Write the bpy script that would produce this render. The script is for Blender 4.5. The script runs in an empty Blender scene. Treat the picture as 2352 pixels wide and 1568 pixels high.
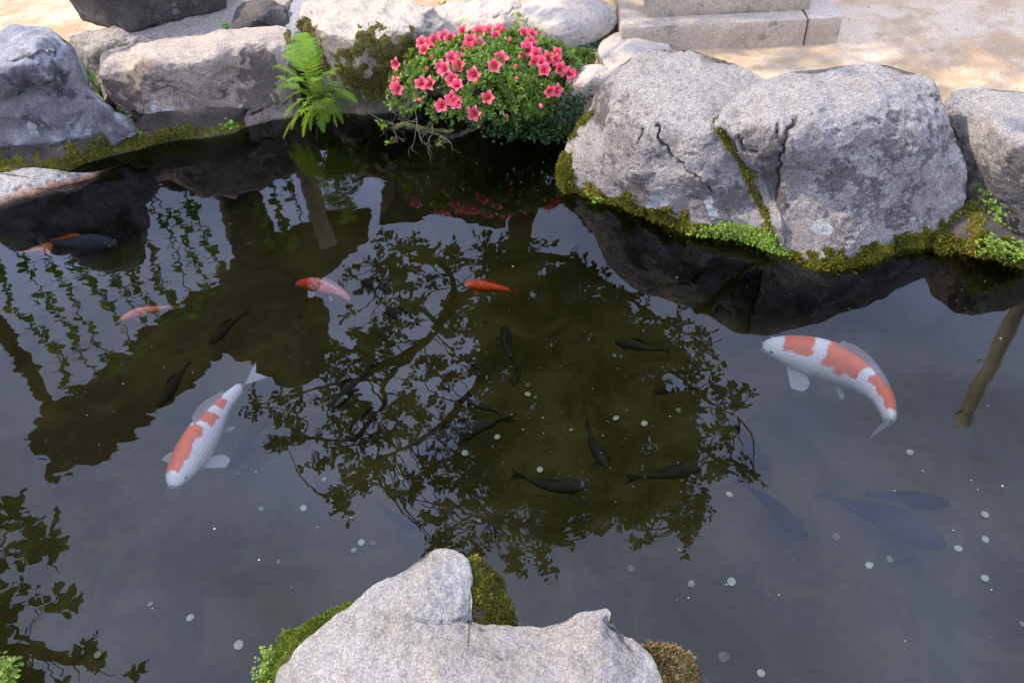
import bpy, math, random
import numpy as np
from math import radians as RAD, pi

# ------------------------------------------------------------------ camera
# picture units used below: 2352 x 1568 (the photograph's proportions)
FPX, H = 1829.0, 1.9
_vp = np.array([168.0, 1944.0])
_nad = np.array([_vp[0], -_vp[1], -FPX]); _nad /= np.linalg.norm(_nad)
_zc = -_nad
_fw = np.array([0, 0, -1.0]); _yc = _fw - _zc * (_fw @ _zc); _yc /= np.linalg.norm(_yc)
_xc = np.cross(_yc, _zc)
RM = np.array([_xc, _yc, _zc])          # world = RM @ camera
scene = bpy.context.scene
C = scene.collection
cam_data = bpy.data.cameras.new('camera'); cam = bpy.data.objects.new('camera', cam_data); C.objects.link(cam)
cam_data.sensor_width = 36.0; cam_data.lens = 36.0 * FPX / 2352
cam_data.clip_start = 0.02; cam_data.clip_end = 1500
import mathutils
_m = mathutils.Matrix([[*RM[0], 0], [*RM[1], 0], [*RM[2], H], [0, 0, 0, 1]])
cam.matrix_world = _m
scene.camera = cam

# ------------------------------------------------------------------ light
SUN = np.array([-0.86, 0.20, 0.80]); SUN /= np.linalg.norm(SUN)
sun_el = math.asin(SUN[2]); sun_az = math.atan2(SUN[0], SUN[1])
world = bpy.data.worlds.new('World'); scene.world = world; world.use_nodes = True
nt = world.node_tree; nt.nodes.clear()
wo = nt.nodes.new('ShaderNodeOutputWorld'); bg = nt.nodes.new('ShaderNodeBackground')
sky = nt.nodes.new('ShaderNodeTexSky'); sky.sky_type = 'NISHITA'; sky.sun_disc = False
sky.sun_elevation = sun_el; sky.sun_rotation = sun_az
tcw = nt.nodes.new('ShaderNodeTexCoord')
mpw = nt.nodes.new('ShaderNodeMapping'); mpw.inputs['Scale'].default_value = (1.0, 1.0, 2.0)
cn = nt.nodes.new('ShaderNodeTexNoise'); cn.inputs['Scale'].default_value = 2.1; cn.inputs['Detail'].default_value = 7; cn.inputs['Roughness'].default_value = 0.55
cn.inputs['Distortion'].default_value = 0.6
cr = nt.nodes.new('ShaderNodeValToRGB'); cr.color_ramp.elements[0].position = 0.36; cr.color_ramp.elements[1].position = 0.68
cr.color_ramp.elements[0].color = (0.42, 0.42, 0.42, 1); cr.color_ramp.elements[1].color = (1, 1, 1, 1)
cm = nt.nodes.new('ShaderNodeMix'); cm.data_type = 'RGBA'
cm.inputs[7].default_value = (23.5, 27.0, 43.0, 1)
nt.links.new(tcw.outputs['Generated'], mpw.inputs['Vector']); nt.links.new(mpw.outputs[0], cn.inputs['Vector'])
nt.links.new(cn.outputs['Fac'], cr.inputs['Fac']); nt.links.new(cr.outputs['Color'], cm.inputs[0])
nt.links.new(sky.outputs['Color'], cm.inputs[6]); nt.links.new(cm.outputs[2], bg.inputs['Color'])
bg.inputs['Strength'].default_value = 0.085
nt.links.new(bg.outputs[0], wo.inputs['Surface'])
sl = bpy.data.lights.new('sun', 'SUN'); sl.energy = 5.0; sl.angle = RAD(0.9); sl.color = (1.0, 0.90, 0.74)
so = bpy.data.objects.new('sun', sl); C.objects.link(so)
so.rotation_euler = mathutils.Vector(SUN).to_track_quat('Z', 'Y').to_euler()
scene.view_settings.view_transform = 'Standard'; scene.view_settings.look = 'None'
scene.view_settings.exposure = 0.12; scene.view_settings.gamma = 1.0
scene.view_settings.use_curve_mapping = False
scene.render.engine = 'CYCLES'
scene.cycles.use_denoising = True
scene.cycles.max_bounces = 8; scene.cycles.transparent_max_bounces = 24
scene.cycles.diffuse_bounces = 3; scene.cycles.volume_bounces = 0

rng = np.random.default_rng(7); random.seed(7)

# ------------------------------------------------------------------ geometry helpers
def ray(x, y):
    x = np.asarray(x, float); y = np.asarray(y, float)
    c = np.stack([x - 1176, -(y - 784), np.full_like(x, -FPX)], -1)
    return c @ RM.T
def at(x, y, z):
    r = ray(x, y); t = (np.asarray(z, float) - H) / r[..., 2]
    return np.array([0, 0, H]) + r * t[..., None]
def mir_y(x, y, Y):
    """point at world depth Y whose mirror image in the water is seen at picture point x, y"""
    r = ray(x, y); t = Y / r[..., 1]
    P = np.array([0, 0, H]) + r * np.asarray(t)[..., None]
    P[..., 2] *= -1
    return P
def proj(P):
    c = (np.asarray(P) - np.array([0, 0, H])) @ RM
    return 1176 + c[..., 0] / -c[..., 2] * FPX, 784 - c[..., 1] / -c[..., 2] * FPX

_perm = np.random.default_rng(3).permutation(512)
_grad = np.random.default_rng(4).normal(size=(512, 3)); _grad /= np.linalg.norm(_grad, axis=1)[:, None]
def perlin(P):
    P = np.asarray(P, float); I = np.floor(P).astype(int); f = P - I; u = f * f * f * (f * (f * 6 - 15) + 10)
    out = 0
    for dx in (0, 1):
        for dy in (0, 1):
            for dz in (0, 1):
                h = _perm[(_perm[(_perm[(I[..., 0] + dx) & 511] + I[..., 1] + dy) & 511] + I[..., 2] + dz) & 511]
                g = _grad[h]; d = f - np.array([dx, dy, dz])
                w = (u[..., 0] if dx else 1 - u[..., 0]) * (u[..., 1] if dy else 1 - u[..., 1]) * (u[..., 2] if dz else 1 - u[..., 2])
                out = out + w * (g * d).sum(-1)
    return out * 1.6
def fbm(P, f=1.0, o=4, g=0.5):
    a, s, out = 1.0, 0.0, 0
    P = np.asarray(P, float)
    for k in range(o):
        out = out + a * perlin(P * f + 17.3 * k); s += a; a *= g; f *= 2.03
    return out / s
def sstep(a, b, x):
    t = np.clip((x - a) / (b - a), 0, 1); return t * t * (3 - 2 * t)
def seg_dist(x, y, poly, closed=False):
    d = np.full(np.shape(x), 1e9)
    n = len(poly)
    for i in range(n if closed else n - 1):
        ax, ay = poly[i][:2]; bx, by = poly[(i + 1) % n][:2]
        ex, ey = bx - ax, by - ay; L = ex * ex + ey * ey + 1e-12
        t = np.clip(((x - ax) * ex + (y - ay) * ey) / L, 0, 1)
        d = np.minimum(d, np.hypot(x - ax - t * ex, y - ay - t * ey))
    return d
def inside(x, y, poly):
    c = np.zeros(np.shape(x), bool); n = len(poly)
    for i in range(n):
        ax, ay = poly[i][:2]; bx, by = poly[(i + 1) % n][:2]
        cond = ((ay > y) != (by > y)) & (x < (bx - ax) * (y - ay) / (by - ay + 1e-12) + ax)
        c ^= cond
    return c
def catmull(P, n, closed=False):
    P = np.asarray(P, float); m = len(P)
    segs = m if closed else m - 1
    t = np.linspace(0, segs, n, endpoint=not closed)
    i = np.minimum(t.astype(int), segs - 1); f = (t - i)[:, None]
    if closed:
        a, b, c, d = P[(i - 1) % m], P[i % m], P[(i + 1) % m], P[(i + 2) % m]
    else:
        a, b, c, d = P[np.maximum(i - 1, 0)], P[i], P[i + 1], P[np.minimum(i + 2, m - 1)]
    return 0.5 * ((2 * b) + (c - a) * f + (2 * a - 5 * b + 4 * c - d) * f ** 2 + (3 * b - a - 3 * c + d) * f ** 3)

def mk(name, V, F, mat, parent=None, smooth=True, attrs=None, origin=None, midx=None):
    V = np.asarray(V, float).reshape(-1, 3)
    if origin is None and parent is None: origin = np.array([V[:, 0].mean(), V[:, 1].mean(), V[:, 2].min()])
    if origin is not None: V = V - origin
    elif parent is not None: V = V - np.array(parent.matrix_world_origin if hasattr(parent, 'matrix_world_origin') else world_loc(parent))
    me = bpy.data.meshes.new(name)
    me.vertices.add(len(V)); me.vertices.foreach_set('co', V.astype(np.float32).ravel())
    if isinstance(F, np.ndarray):
        k = F.shape[1]; n = len(F)
        me.loops.add(n * k); me.loops.foreach_set('vertex_index', F.astype(np.int32).ravel())
        me.polygons.add(n); me.polygons.foreach_set('loop_start', (np.arange(n) * k).astype(np.int32))
        me.polygons.foreach_set('loop_total', np.full(n, k, np.int32))
    else:
        flat = [i for f in F for i in f]; tot = [len(f) for f in F]; st = np.concatenate([[0], np.cumsum(tot)[:-1]])
        me.loops.add(len(flat)); me.loops.foreach_set('vertex_index', np.array(flat, np.int32))
        me.polygons.add(len(F)); me.polygons.foreach_set('loop_start', st.astype(np.int32)); me.polygons.foreach_set('loop_total', np.array(tot, np.int32))
    for m in (mat if isinstance(mat, (list, tuple)) else [mat]): me.materials.append(m)
    if midx is not None: me.polygons.foreach_set('material_index', np.asarray(midx, np.int32))
    me.update(calc_edges=True); me.validate()
    me.polygons.foreach_set('use_smooth', np.full(len(me.polygons), smooth))
    if attrs:
        for an, av in attrs.items():
            av = np.asarray(av, np.float32)
            if av.ndim == 1:
                a = me.attributes.new(an, 'FLOAT', 'POINT'); a.data.foreach_set('value', av)
            else:
                if av.shape[1] == 3: av = np.concatenate([av, np.ones((len(av), 1), np.float32)], 1)
                a = me.attributes.new(an, 'FLOAT_COLOR', 'POINT'); a.data.foreach_set('color', av.ravel())
    o = bpy.data.objects.new(name, me); C.objects.link(o)
    if origin is not None:
        o.location = origin if parent is None else np.array(origin) - world_loc(parent)
    if parent is not None: o.parent = parent
    return o
def world_loc(o):
    l = np.array(o.location)
    return l if o.parent is None else l + world_loc(o.parent)
def tag(o, label=None, cat=None, group=None, kind=None):
    if label: o['label'] = label
    if cat: o['category'] = cat
    if group: o['group'] = group
    if kind: o['kind'] = kind
    return o
def thing(name, loc, label, cat, group=None):
    o = bpy.data.objects.new(name, None); C.objects.link(o); o.location = tuple(loc); o.empty_display_size = 0.1
    return tag(o, label, cat, group)
def grid_faces(nu, nv, closed_u=False, base=0):
    i, j = np.meshgrid(np.arange(nu if closed_u else nu - 1), np.arange(nv - 1), indexing='ij')
    i2 = (i + 1) % nu
    return (base + np.stack([i * nv + j, i2 * nv + j, i2 * nv + j + 1, i * nv + j + 1], -1)).reshape(-1, 4)
def merge(parts):
    Vs, Fs, n = [], [], 0
    for V, F in parts:
        Vs.append(np.asarray(V, float)); Fs += [tuple(int(i) + n for i in f) for f in F]; n += len(V)
    return np.concatenate(Vs), Fs
def tube(path, rad, sides=7):
    P = np.asarray(path, float); n = len(P); r = np.broadcast_to(rad, (n,)) if np.ndim(rad) else np.full(n, rad)
    T = np.gradient(P, axis=0); T /= np.linalg.norm(T, axis=1)[:, None] + 1e-9
    ref = np.array([0.13, 0.22, 0.97]) if abs(T[0] @ np.array([0, 0, 1])) < .9 else np.array([1, .1, 0.0])
    A = np.cross(T, ref); A /= np.linalg.norm(A, axis=1)[:, None] + 1e-9; B = np.cross(T, A)
    a = np.linspace(0, 2 * pi, sides, endpoint=False)
    V = P[:, None] + r[:, None, None] * (np.cos(a)[None, :, None] * A[:, None] + np.sin(a)[None, :, None] * B[:, None])
    V = V.reshape(-1, 3)
    F = []
    for i in range(n - 1):
        for k in range(sides):
            k2 = (k + 1) % sides; F.append((i * sides + k, i * sides + k2, (i + 1) * sides + k2, (i + 1) * sides + k))
    F.append(tuple(range(sides))[::-1]); F.append(tuple((n - 1) * sides + k for k in range(sides)))
    return V, F
def box(c, ax, ay, az):
    """box centred at c with half-axis vectors"""
    c, ax, ay, az = map(np.asarray, (c, ax, ay, az))
    V = [c + sx * ax + sy * ay + sz * az for sz in (-1, 1) for sy in (-1, 1) for sx in (-1, 1)]
    F = [(0, 2, 3, 1), (4, 5, 7, 6), (0, 1, 5, 4), (2, 6, 7, 3), (0, 4, 6, 2), (1, 3, 7, 5)]
    return np.array(V), F
def inst_leaves(tv, tf, pos, d, n, size, width=None):
    """many copies of a leaf template (x along, y across, z up) in one mesh"""
    pos = np.asarray(pos); d = d / (np.linalg.norm(d, axis=1)[:, None] + 1e-9)
    s = np.cross(n, d); s /= np.linalg.norm(s, axis=1)[:, None] + 1e-9
    u = np.cross(d, s)
    size = np.asarray(size)[:, None, None]; width = size if width is None else np.asarray(width)[:, None, None]
    V = pos[:, None] + tv[None, :, 0:1] * size * d[:, None] + tv[None, :, 1:2] * width * s[:, None] + tv[None, :, 2:3] * size * u[:, None]
    k = len(tv)
    F = (np.asarray(tf)[None] + (np.arange(len(pos)) * k)[:, None, None]).reshape(-1, np.asarray(tf).shape[1])
    return V.reshape(-1, 3), F

# leaf templates
LEAF_V = np.array([[0, 0, 0], [.3, .2, .05], [.3, 0, 0], [.3, -.2, .05], [.68, .2, .05], [.68, 0, -.01], [.68, -.2, .05], [1, 0, -.06]], float)
LEAF_F = np.array([[0, 2, 1], [0, 3, 2], [1, 2, 4], [2, 5, 4], [2, 3, 5], [3, 6, 5], [4, 5, 7], [5, 6, 7]])
BLADE_V = np.array([[0, -.1, 0], [0, .1, 0], [.5, .09, .06], [.5, -.09, .06], [1, 0, 0.0]], float)
BLADE_F = np.array([[0, 1, 2], [0, 2, 3], [3, 2, 4]])
ROUND_V = np.array([[0, 0, 0]] + [[.5 + .5 * math.cos(a), .5 * math.sin(a), .08] for a in np.linspace(-2.6, 2.6, 8)], float)
ROUND_F = np.array([[0, i, i + 1] for i in range(1, 8)])

# ------------------------------------------------------------------ materials
def nmat(name):
    m = bpy.data.materials.new(name); m.use_nodes = True; t = m.node_tree; t.nodes.clear()
    return m, t, (lambda ty, **kw: _node(t, ty, kw)), t.links.new
def _node(t, ty, kw):
    n = t.nodes.new('ShaderNode' + ty)
    for k, v in kw.items():
        if k in ('data_type', 'operation', 'blend_type', 'attribute_name', 'noise_type', 'feature', 'distance', 'interpolation_type'): setattr(n, k, v)
    for k, v in kw.items():
        if k.startswith('i_'):
            key = k[2:].replace('_', ' ')
            n.inputs[int(key) if key.isdigit() else key].default_value = v
    return n
def mixc(N, L, fac, a, b, bt='MIX'):
    n = N('Mix', data_type='RGBA', blend_type=bt)
    for i, v in ((0, fac), (6, a), (7, b)):
        if hasattr(v, 'is_linked') or hasattr(v, 'links'): L(v, n.inputs[i])
        else: n.inputs[i].default_value = v if i == 0 else (*v[:3], 1)
    return n.outputs[2]
def ramp(N, L, fac, a, b, va=0.0, vb=1.0):
    n = N('MapRange'); n.interpolation_type = 'SMOOTHSTEP'
    L(fac, n.inputs[0]); n.inputs[1].default_value = a; n.inputs[2].default_value = b; n.inputs[3].default_value = va; n.inputs[4].default_value = vb
    return n.outputs[0]
def math_(N, L, op, a, b=None):
    n = N('Math', operation=op)
    for i, v in ((0, a), (1, b)):
        if v is None: continue
        if isinstance(v, (int, float)): n.inputs[i].default_value = v
        else: L(v, n.inputs[i])
    return n.outputs[0]
def noise(N, L, vec, sc, det=6, rough=.6, dist=0.0):
    n = N('TexNoise'); n.inputs['Scale'].default_value = sc; n.inputs['Detail'].default_value = det; n.inputs['Roughness'].default_value = rough; n.inputs['Distortion'].default_value = dist
    L(vec, n.inputs['Vector']); return n.outputs['Fac']

def rock_mat(name, base, alt, dark, top=None, darkness=.5, speck=.35, patch_scale=7.0, topmix=.6, lichen=.5, bump=1.0, grain=160, rim=None):
    wm = (1.05, 1.0, .92) if name != 'grey_rock' else (1.0, .99, .97)
    base, alt, dark = [tuple(c * w_ for c, w_ in zip(q, wm)) for q in (base, alt, dark)]
    top = tuple(c * w_ for c, w_ in zip(top, wm)) if top else None
    m, t, N, L = nmat(name)
    tc = N('TexCoord').outputs['Object']
    out = N('OutputMaterial'); bs = N('BsdfPrincipled'); L(bs.outputs[0], out.inputs[0])
    at_ = N('Attribute', attribute_name='mask'); sep = N('SeparateColor'); L(at_.outputs['Color'], sep.inputs[0])
    moss, dk, lt = sep.outputs[0], sep.outputs[1], sep.outputs[2]
    n1 = noise(N, L, tc, 4.0, 8, .6, .4)
    col = mixc(N, L, ramp(N, L, n1, .38, .62), base, alt)
    n2 = noise(N, L, tc, patch_scale, 12, .72, .35)
    n2b = noise(N, L, tc, patch_scale * 4.3, 8, .7)
    s = math_(N, L, 'ADD', n2, math_(N, L, 'MULTIPLY', math_(N, L, 'SUBTRACT', n2b, .5), .55))
    s = math_(N, L, 'ADD', s, math_(N, L, 'MULTIPLY', dk, .3))
    pf = ramp(N, L, s, .58 - .1 * darkness, .64 - .02 * darkness)
    # dusty, worn top faces; part of the paler colour is painted-in light from above
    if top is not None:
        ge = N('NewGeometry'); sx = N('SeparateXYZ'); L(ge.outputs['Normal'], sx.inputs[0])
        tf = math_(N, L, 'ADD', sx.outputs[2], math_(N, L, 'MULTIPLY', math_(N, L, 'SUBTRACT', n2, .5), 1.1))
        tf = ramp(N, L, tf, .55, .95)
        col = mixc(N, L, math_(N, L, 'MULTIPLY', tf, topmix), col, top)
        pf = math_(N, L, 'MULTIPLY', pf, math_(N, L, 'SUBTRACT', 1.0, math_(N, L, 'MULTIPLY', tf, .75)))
    col = mixc(N, L, math_(N, L, 'MULTIPLY', pf, .75), col, dark)
    n6 = noise(N, L, tc, 38, 6, .8); col = mixc(N, L, math_(N, L, 'MULTIPLY', ramp(N, L, n6, .56, .66), math_(N, L, 'MULTIPLY', ramp(N, L, n2, .40, .56), .55 * darkness + .1)), col, dark)
    # pale crust lichen spots
    v = N('TexVoronoi'); v.inputs['Scale'].default_value = 16; v.inputs['Randomness'].default_value = 1
    w = N('VectorMath', operation='ADD'); L(tc, w.inputs[0]); nz = N('TexNoise'); nz.inputs['Scale'].default_value = 30; L(tc, nz.inputs['Vector'])
    sc_ = N('VectorMath', operation='SCALE'); L(nz.outputs['Color'], sc_.inputs[0]); sc_.inputs['Scale'].default_value = .05
    L(sc_.outputs[0], w.inputs[1]); L(w.outputs[0], v.inputs['Vector'])
    n4 = noise(N, L, tc, 3.1, 3)
    lf = math_(N, L, 'MULTIPLY', ramp(N, L, v.outputs['Distance'], .34, .22), ramp(N, L, n4, .52, .62))
    col = mixc(N, L, math_(N, L, 'MULTIPLY', lf, .55 * lichen), col, (.40, .41, .35))
    lm = ramp(N, L, math_(N, L, 'ADD', lt, math_(N, L, 'MULTIPLY', math_(N, L, 'SUBTRACT', n2b, .5), 1.2)), .35, .6)
    col = mixc(N, L, lm, col, (.46, .46, .41))
    # grain speckle
    n3 = noise(N, L, tc, grain, 3, .75)
    sp = ramp(N, L, n3, .36, .64, 1 - speck, 1 + speck * .8)
    n3b = noise(N, L, tc, grain * .3, 5, .75)
    sp = math_(N, L, 'MULTIPLY', sp, ramp(N, L, n3b, .3, .7, 1 - speck * .55, 1 + speck * .5))
    hs = N('VectorMath', operation='SCALE'); L(col, hs.inputs[0]); L(sp, hs.inputs['Scale'])
    col = hs.outputs[0]
    # moss film
    n5 = noise(N, L, tc, 45, 5, .7)
    mc = mixc(N, L, ramp(N, L, n5, .35, .65), (.045, .044, .010), (.16, .135, .022))
    mf = ramp(N, L, math_(N, L, 'ADD', moss, math_(N, L, 'MULTIPLY', math_(N, L, 'SUBTRACT', n2b, .5), .9)), .38, .62)
    col = mixc(N, L, mf, col, mc)
    ge2 = N('NewGeometry'); sz2 = N('SeparateXYZ'); L(ge2.outputs['Position'], sz2.inputs[0])
    zz_ = math_(N, L, 'ADD', sz2.outputs[2], math_(N, L, 'MULTIPLY', math_(N, L, 'SUBTRACT', n2, .5), .03))
    if rim: col = mixc(N, L, math_(N, L, 'MULTIPLY', ramp(N, L, zz_, .028, .010), ramp(N, L, n2b, .35, .6, .35, 1.0)), col, rim)
    col = mixc(N, L, ramp(N, L, zz_, .012, .004, 0, .55), col, (.05, .042, .02))
    col = mixc(N, L, ramp(N, L, zz_, .0, -.03), col, (.028, .024, .010))   # algae on whatever stands under water
    L(col, bs.inputs['Base Color']); bs.inputs['Roughness'].default_value = .82; bs.inputs['Specular IOR Level'].default_value = .3
    b1 = N('Bump'); b1.inputs['Strength'].default_value = .75 * bump; b1.inputs['Distance'].default_value = .012
    L(math_(N, L, 'ADD', n2b, math_(N, L, 'MULTIPLY', n3b, .7)), b1.inputs['Height'])
    b2 = N('Bump'); b2.inputs['Strength'].default_value = .6 * bump; b2.inputs['Distance'].default_value = .003; L(n3, b2.inputs['Height']); L(b1.outputs[0], b2.inputs['Normal'])
    L(b2.outputs[0], bs.inputs['Normal'])
    return m
def leaf_mat(name, c1, c2, rough=.45, transl=.35, spec=.4, accent=None):
    m, t, N, L = nmat(name)
    out = N('OutputMaterial'); bs = N('BsdfPrincipled'); tr = N('BsdfTranslucent'); mx = N('MixShader')
    a = N('Attribute', attribute_name='tint')
    col = mixc(N, L, a.outputs['Fac'], c1, c2)
    if accent is not None:
        col = mixc(N, L, ramp(N, L, a.outputs['Fac'], .9, .97), col, accent)
    L(col, bs.inputs['Base Color']); bs.inputs['Roughness'].default_value = rough; bs.inputs['Specular IOR Level'].default_value = spec
    L(mixc(N, L, .5, col, (c2[0] * 1.6, c2[1] * 1.5, c2[2])), tr.inputs['Color'])
    mx.inputs[0].default_value = transl; L(bs.outputs[0], mx.inputs[1]); L(tr.outputs[0], mx.inputs[2]); L(mx.outputs[0], out.inputs[0])
    return m
def plain_mat(name, c1, c2, sc=20, rough=.8, bump=.4, bd=.004, stretch=(1, 1, 1), spec=.3):
    m, t, N, L = nmat(name)
    tc = N('TexCoord').outputs['Object']; mp = N('Mapping'); mp.inputs['Scale'].default_value = stretch; L(tc, mp.inputs[0])
    n = noise(N, L, mp.outputs[0], sc, 8, .65)
    out = N('OutputMaterial'); bs = N('BsdfPrincipled'); L(bs.outputs[0], out.inputs[0])
    L(mixc(N, L, ramp(N, L, n, .35, .65), c1, c2), bs.inputs['Base Color']); bs.inputs['Roughness'].default_value = rough; bs.inputs['Specular IOR Level'].default_value = spec
    b = N('Bump'); b.inputs['Strength'].default_value = bump; b.inputs['Distance'].default_value = bd; L(n, b.inputs['Height']); L(b.outputs[0], bs.inputs['Normal'])
    return m

M = {}
M['moss'] = leaf_mat('moss', (.045, .05, .010), (.30, .29, .035), .9, .3, .1, accent=(.30, .19, .06))
M['moss_green'] = leaf_mat('moss_green', (.045, .065, .01), (.19, .235, .03), .9, .3, .1)
M['moss_brown'] = leaf_mat('moss_brown', (.09, .06, .025), (.40, .28, .11), .9, .2, .1)
M['moss_old'] = leaf_mat('moss_old', (.055, .05, .014), (.22, .185, .045), .9, .25, .1, accent=(.30, .20, .08))
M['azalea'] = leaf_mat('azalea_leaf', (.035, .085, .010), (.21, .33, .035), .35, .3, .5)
M['fern'] = leaf_mat('fern_leaf', (.09, .19, .015), (.30, .47, .05), .5, .4, .3)
M['fern_dark'] = leaf_mat('fern_dark_leaf', (.04, .13, .015), (.12, .28, .03), .5, .35, .3)
M['clover'] = leaf_mat('clover_leaf', (.08, .15, .015), (.27, .37, .045), .5, .3, .3)
M['under'] = leaf_mat('undergrowth_leaf', (.02, .05, .015), (.06, .12, .03), .6, .2, .3)
M['tree_leaf'] = leaf_mat('tree_leaf', (.035, .07, .012), (.07, .13, .02), .5, .3, .3)
M['vine_leaf'] = leaf_mat('vine_leaf', (.05, .15, .02), (.16, .34, .04), .5, .35, .3)
M['bark'] = plain_mat('bark', (.035, .028, .02), (.085, .07, .05), 14, .9, .8, .01, (1, 1, .3))
M['twig'] = plain_mat('twig', (.06, .05, .035), (.16, .14, .10), 40, .9, .4)
M['mossy_wood'] = plain_mat('mossy_wood', (.06, .05, .03), (.09, .09, .02), 30, .9, .6, .006)
M['timber'] = plain_mat('dark_timber', (.025, .018, .01), (.05, .037, .02), 8, .8, .5, .01)
M['pole'] = plain_mat('pole_wood', (.34, .26, .16), (.62, .52, .38), 9, .8, .8, .012, (1, 1, .12))
M['hook'] = plain_mat('iron', (.02, .02, .02), (.05, .04, .035), 30, .5)
M['palewood'] = plain_mat('pale_wood', (.28, .22, .15), (.42, .34, .25), 7, .8, .6, .01, (1, 1, .2))
M['string'] = plain_mat('string', (.10, .12, .05), (.16, .16, .08), 30)

# ------------------------------------------------------------------ ground and pond
far_px = [(-900, 420), (-300, 340), (0, 310), (120, 285), (300, 225), (560, 200), (700, 190), (900, 190), (1040, 200), (1180, 225), (1330, 260), (1420, 330), (1600, 380), (1900, 400), (2150, 440), (2352, 450), (2700, 500), (3300, 560)]
pond = [tuple(at(x, y, 0)[:2]) for x, y in far_px] + [(5.5, .9), (3, .45), (1.2, .32), (-1.2, .32), (-1.62, .62), (-1.72, .98), (-3.0, 1.1), (-6.5, 1.3)]
def ground_z(x, y, fine=True):
    d = seg_dist(x, y, pond, True) * np.where(inside(x, y, pond), -1, 1)
    near = y < 1.6
    top = np.where(near, .10, .29)
    P = np.stack([x, y, np.zeros_like(x)], -1)
    z = -.46 + (top + .46) * sstep(-.32, .12, d + .05 * fbm(P, 5, 3))
    z = z + .03 * fbm(P, 1.1, 3) * sstep(.1, .8, d) + (.012 * fbm(P, 14, 4) if fine else 0)
    z = z + .05 * fbm(P, 1.6, 3) * sstep(0, -.4, d)
    return z
def nonuni(a, b, n, far):
    core = np.linspace(a, b, n); st = (b - a) / n
    ext = np.cumsum(st * 1.5 ** np.arange(1, 22)); ext = ext[ext < far]
    return np.concatenate([a - ext[::-1], core, b + ext])
gx = nonuni(-5, 5, 330, 300); gy = nonuni(-.6, 6.5, 250, 300)
GX, GY = np.meshgrid(gx, gy, indexing='ij')
GZ = ground_z(GX, GY)
m, t, N, L = nmat('sandy_ground')
tc = N('TexCoord').outputs['Object']; out = N('OutputMaterial'); bs = N('BsdfPrincipled'); L(bs.outputs[0], out.inputs[0])
geo = N('NewGeometry'); sx = N('SeparateXYZ'); L(geo.outputs['Position'], sx.inputs[0])
na = noise(N, L, tc, 1.3, 8, .65, .3); nb = noise(N, L, tc, 9, 8, .7); nc = noise(N, L, tc, 130, 3, .8)
sand = mixc(N, L, ramp(N, L, math_(N, L, 'ADD', math_(N, L, 'MULTIPLY', na, .7), math_(N, L, 'MULTIPLY', nb, .3)), .42, .58), (.46, .31, .165), (.64, .50, .325))
sv = N('VectorMath', operation='SCALE'); L(sand, sv.inputs[0]); L(ramp(N, L, nc, .3, .7, .78, 1.18), sv.inputs['Scale']); sand = sv.outputs[0]
nm = noise(N, L, tc, 3.2, 10, .7, .5); nm2 = noise(N, L, tc, 34, 6, .75)
mud = mixc(N, L, ramp(N, L, nm, .4, .62), (.058, .050, .014), (.11, .094, .036))
mud = mixc(N, L, ramp(N, L, nm2, .62, .74), mud, (.17, .155, .10))
bank = mixc(N, L, ramp(N, L, nb, .4, .6), (.05, .038, .022), (.11, .085, .05))
zz = math_(N, L, 'ADD', sx.outputs[2], math_(N, L, 'MULTIPLY', math_(N, L, 'SUBTRACT', nb, .5), .08))
col = mixc(N, L, ramp(N, L, zz, -.22, -.1), mud, bank)
col = mixc(N, L, ramp(N, L, zz, .19, .235), col, sand)
L(col, bs.inputs['Base Color']); bs.inputs['Roughness'].default_value = .92; bs.inputs['Specular IOR Level'].default_value = .15
b = N('Bump'); b.inputs['Strength'].default_value = .6; b.inputs['Distance'].default_value = .006
L(math_(N, L, 'ADD', nb, math_(N, L, 'MULTIPLY', nc, .5)), b.inputs['Height']); L(b.outputs[0], bs.inputs['Normal'])
M['ground'] = m
tag(mk('ground', np.stack([GX, GY, GZ], -1), grid_faces(len(gx), len(gy)), M['ground'], origin=np.zeros(3)), kind='structure')

# water: a closed body, still surface with faint ripples, olive absorption
m, t, N, L = nmat('pond_water')
out = N('OutputMaterial'); mx = N('MixShader'); tr = N('BsdfTransparent'); gl = N('BsdfGlossy'); fr = N('Fresnel')
fr.inputs['IOR'].default_value = 1.55
tc = N('TexCoord').outputs['Object']
mp = N('Mapping'); mp.inputs['Scale'].default_value = (1, 2.2, 1); mp.inputs['Rotation'].default_value = (0, 0, .35); L(tc, mp.inputs[0])
sx = N('SeparateXYZ'); L(tc, sx.inputs[0])
left = ramp(N, L, math_(N, L, 'ADD', sx.outputs[0], math_(N, L, 'MULTIPLY', sx.outputs[1], -.25)), -.9, -2.2)   # breeze ripples on the left
amp = math_(N, L, 'ADD', .007, math_(N, L, 'MULTIPLY', left, .014))
def wave(sc):
    n = N('TexNoise'); n.inputs['Scale'].default_value = sc; n.inputs['Detail'].default_value = 1; n.inputs['Roughness'].default_value = .4; n.inputs['Distortion'].default_value = .4
    L(mp.outputs[0], n.inputs['Vector']); v = N('VectorMath', operation='SUBTRACT'); L(n.outputs['Color'], v.inputs[0]); v.inputs[1].default_value = (.5, .5, .5)
    k = N('VectorMath', operation='MULTIPLY'); L(v.outputs[0], k.inputs[0]); k.inputs[1].default_value = (.8, 1.5, 0); return k.outputs[0]
va_, vb_ = wave(9), wave(24)
h2 = N('VectorMath', operation='SCALE'); L(vb_, h2.inputs[0]); h2.inputs['Scale'].default_value = .45
ad = N('VectorMath', operation='ADD'); L(va_, ad.inputs[0]); L(h2.outputs[0], ad.inputs[1])
sc3 = N('VectorMath', operation='SCALE'); L(ad.outputs[0], sc3.inputs[0]); L(amp, sc3.inputs['Scale'])
ge = N('NewGeometry'); ad2 = N('VectorMath', operation='ADD'); L(ge.outputs['Normal'], ad2.inputs[0]); L(sc3.outputs[0], ad2.inputs[1])
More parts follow.
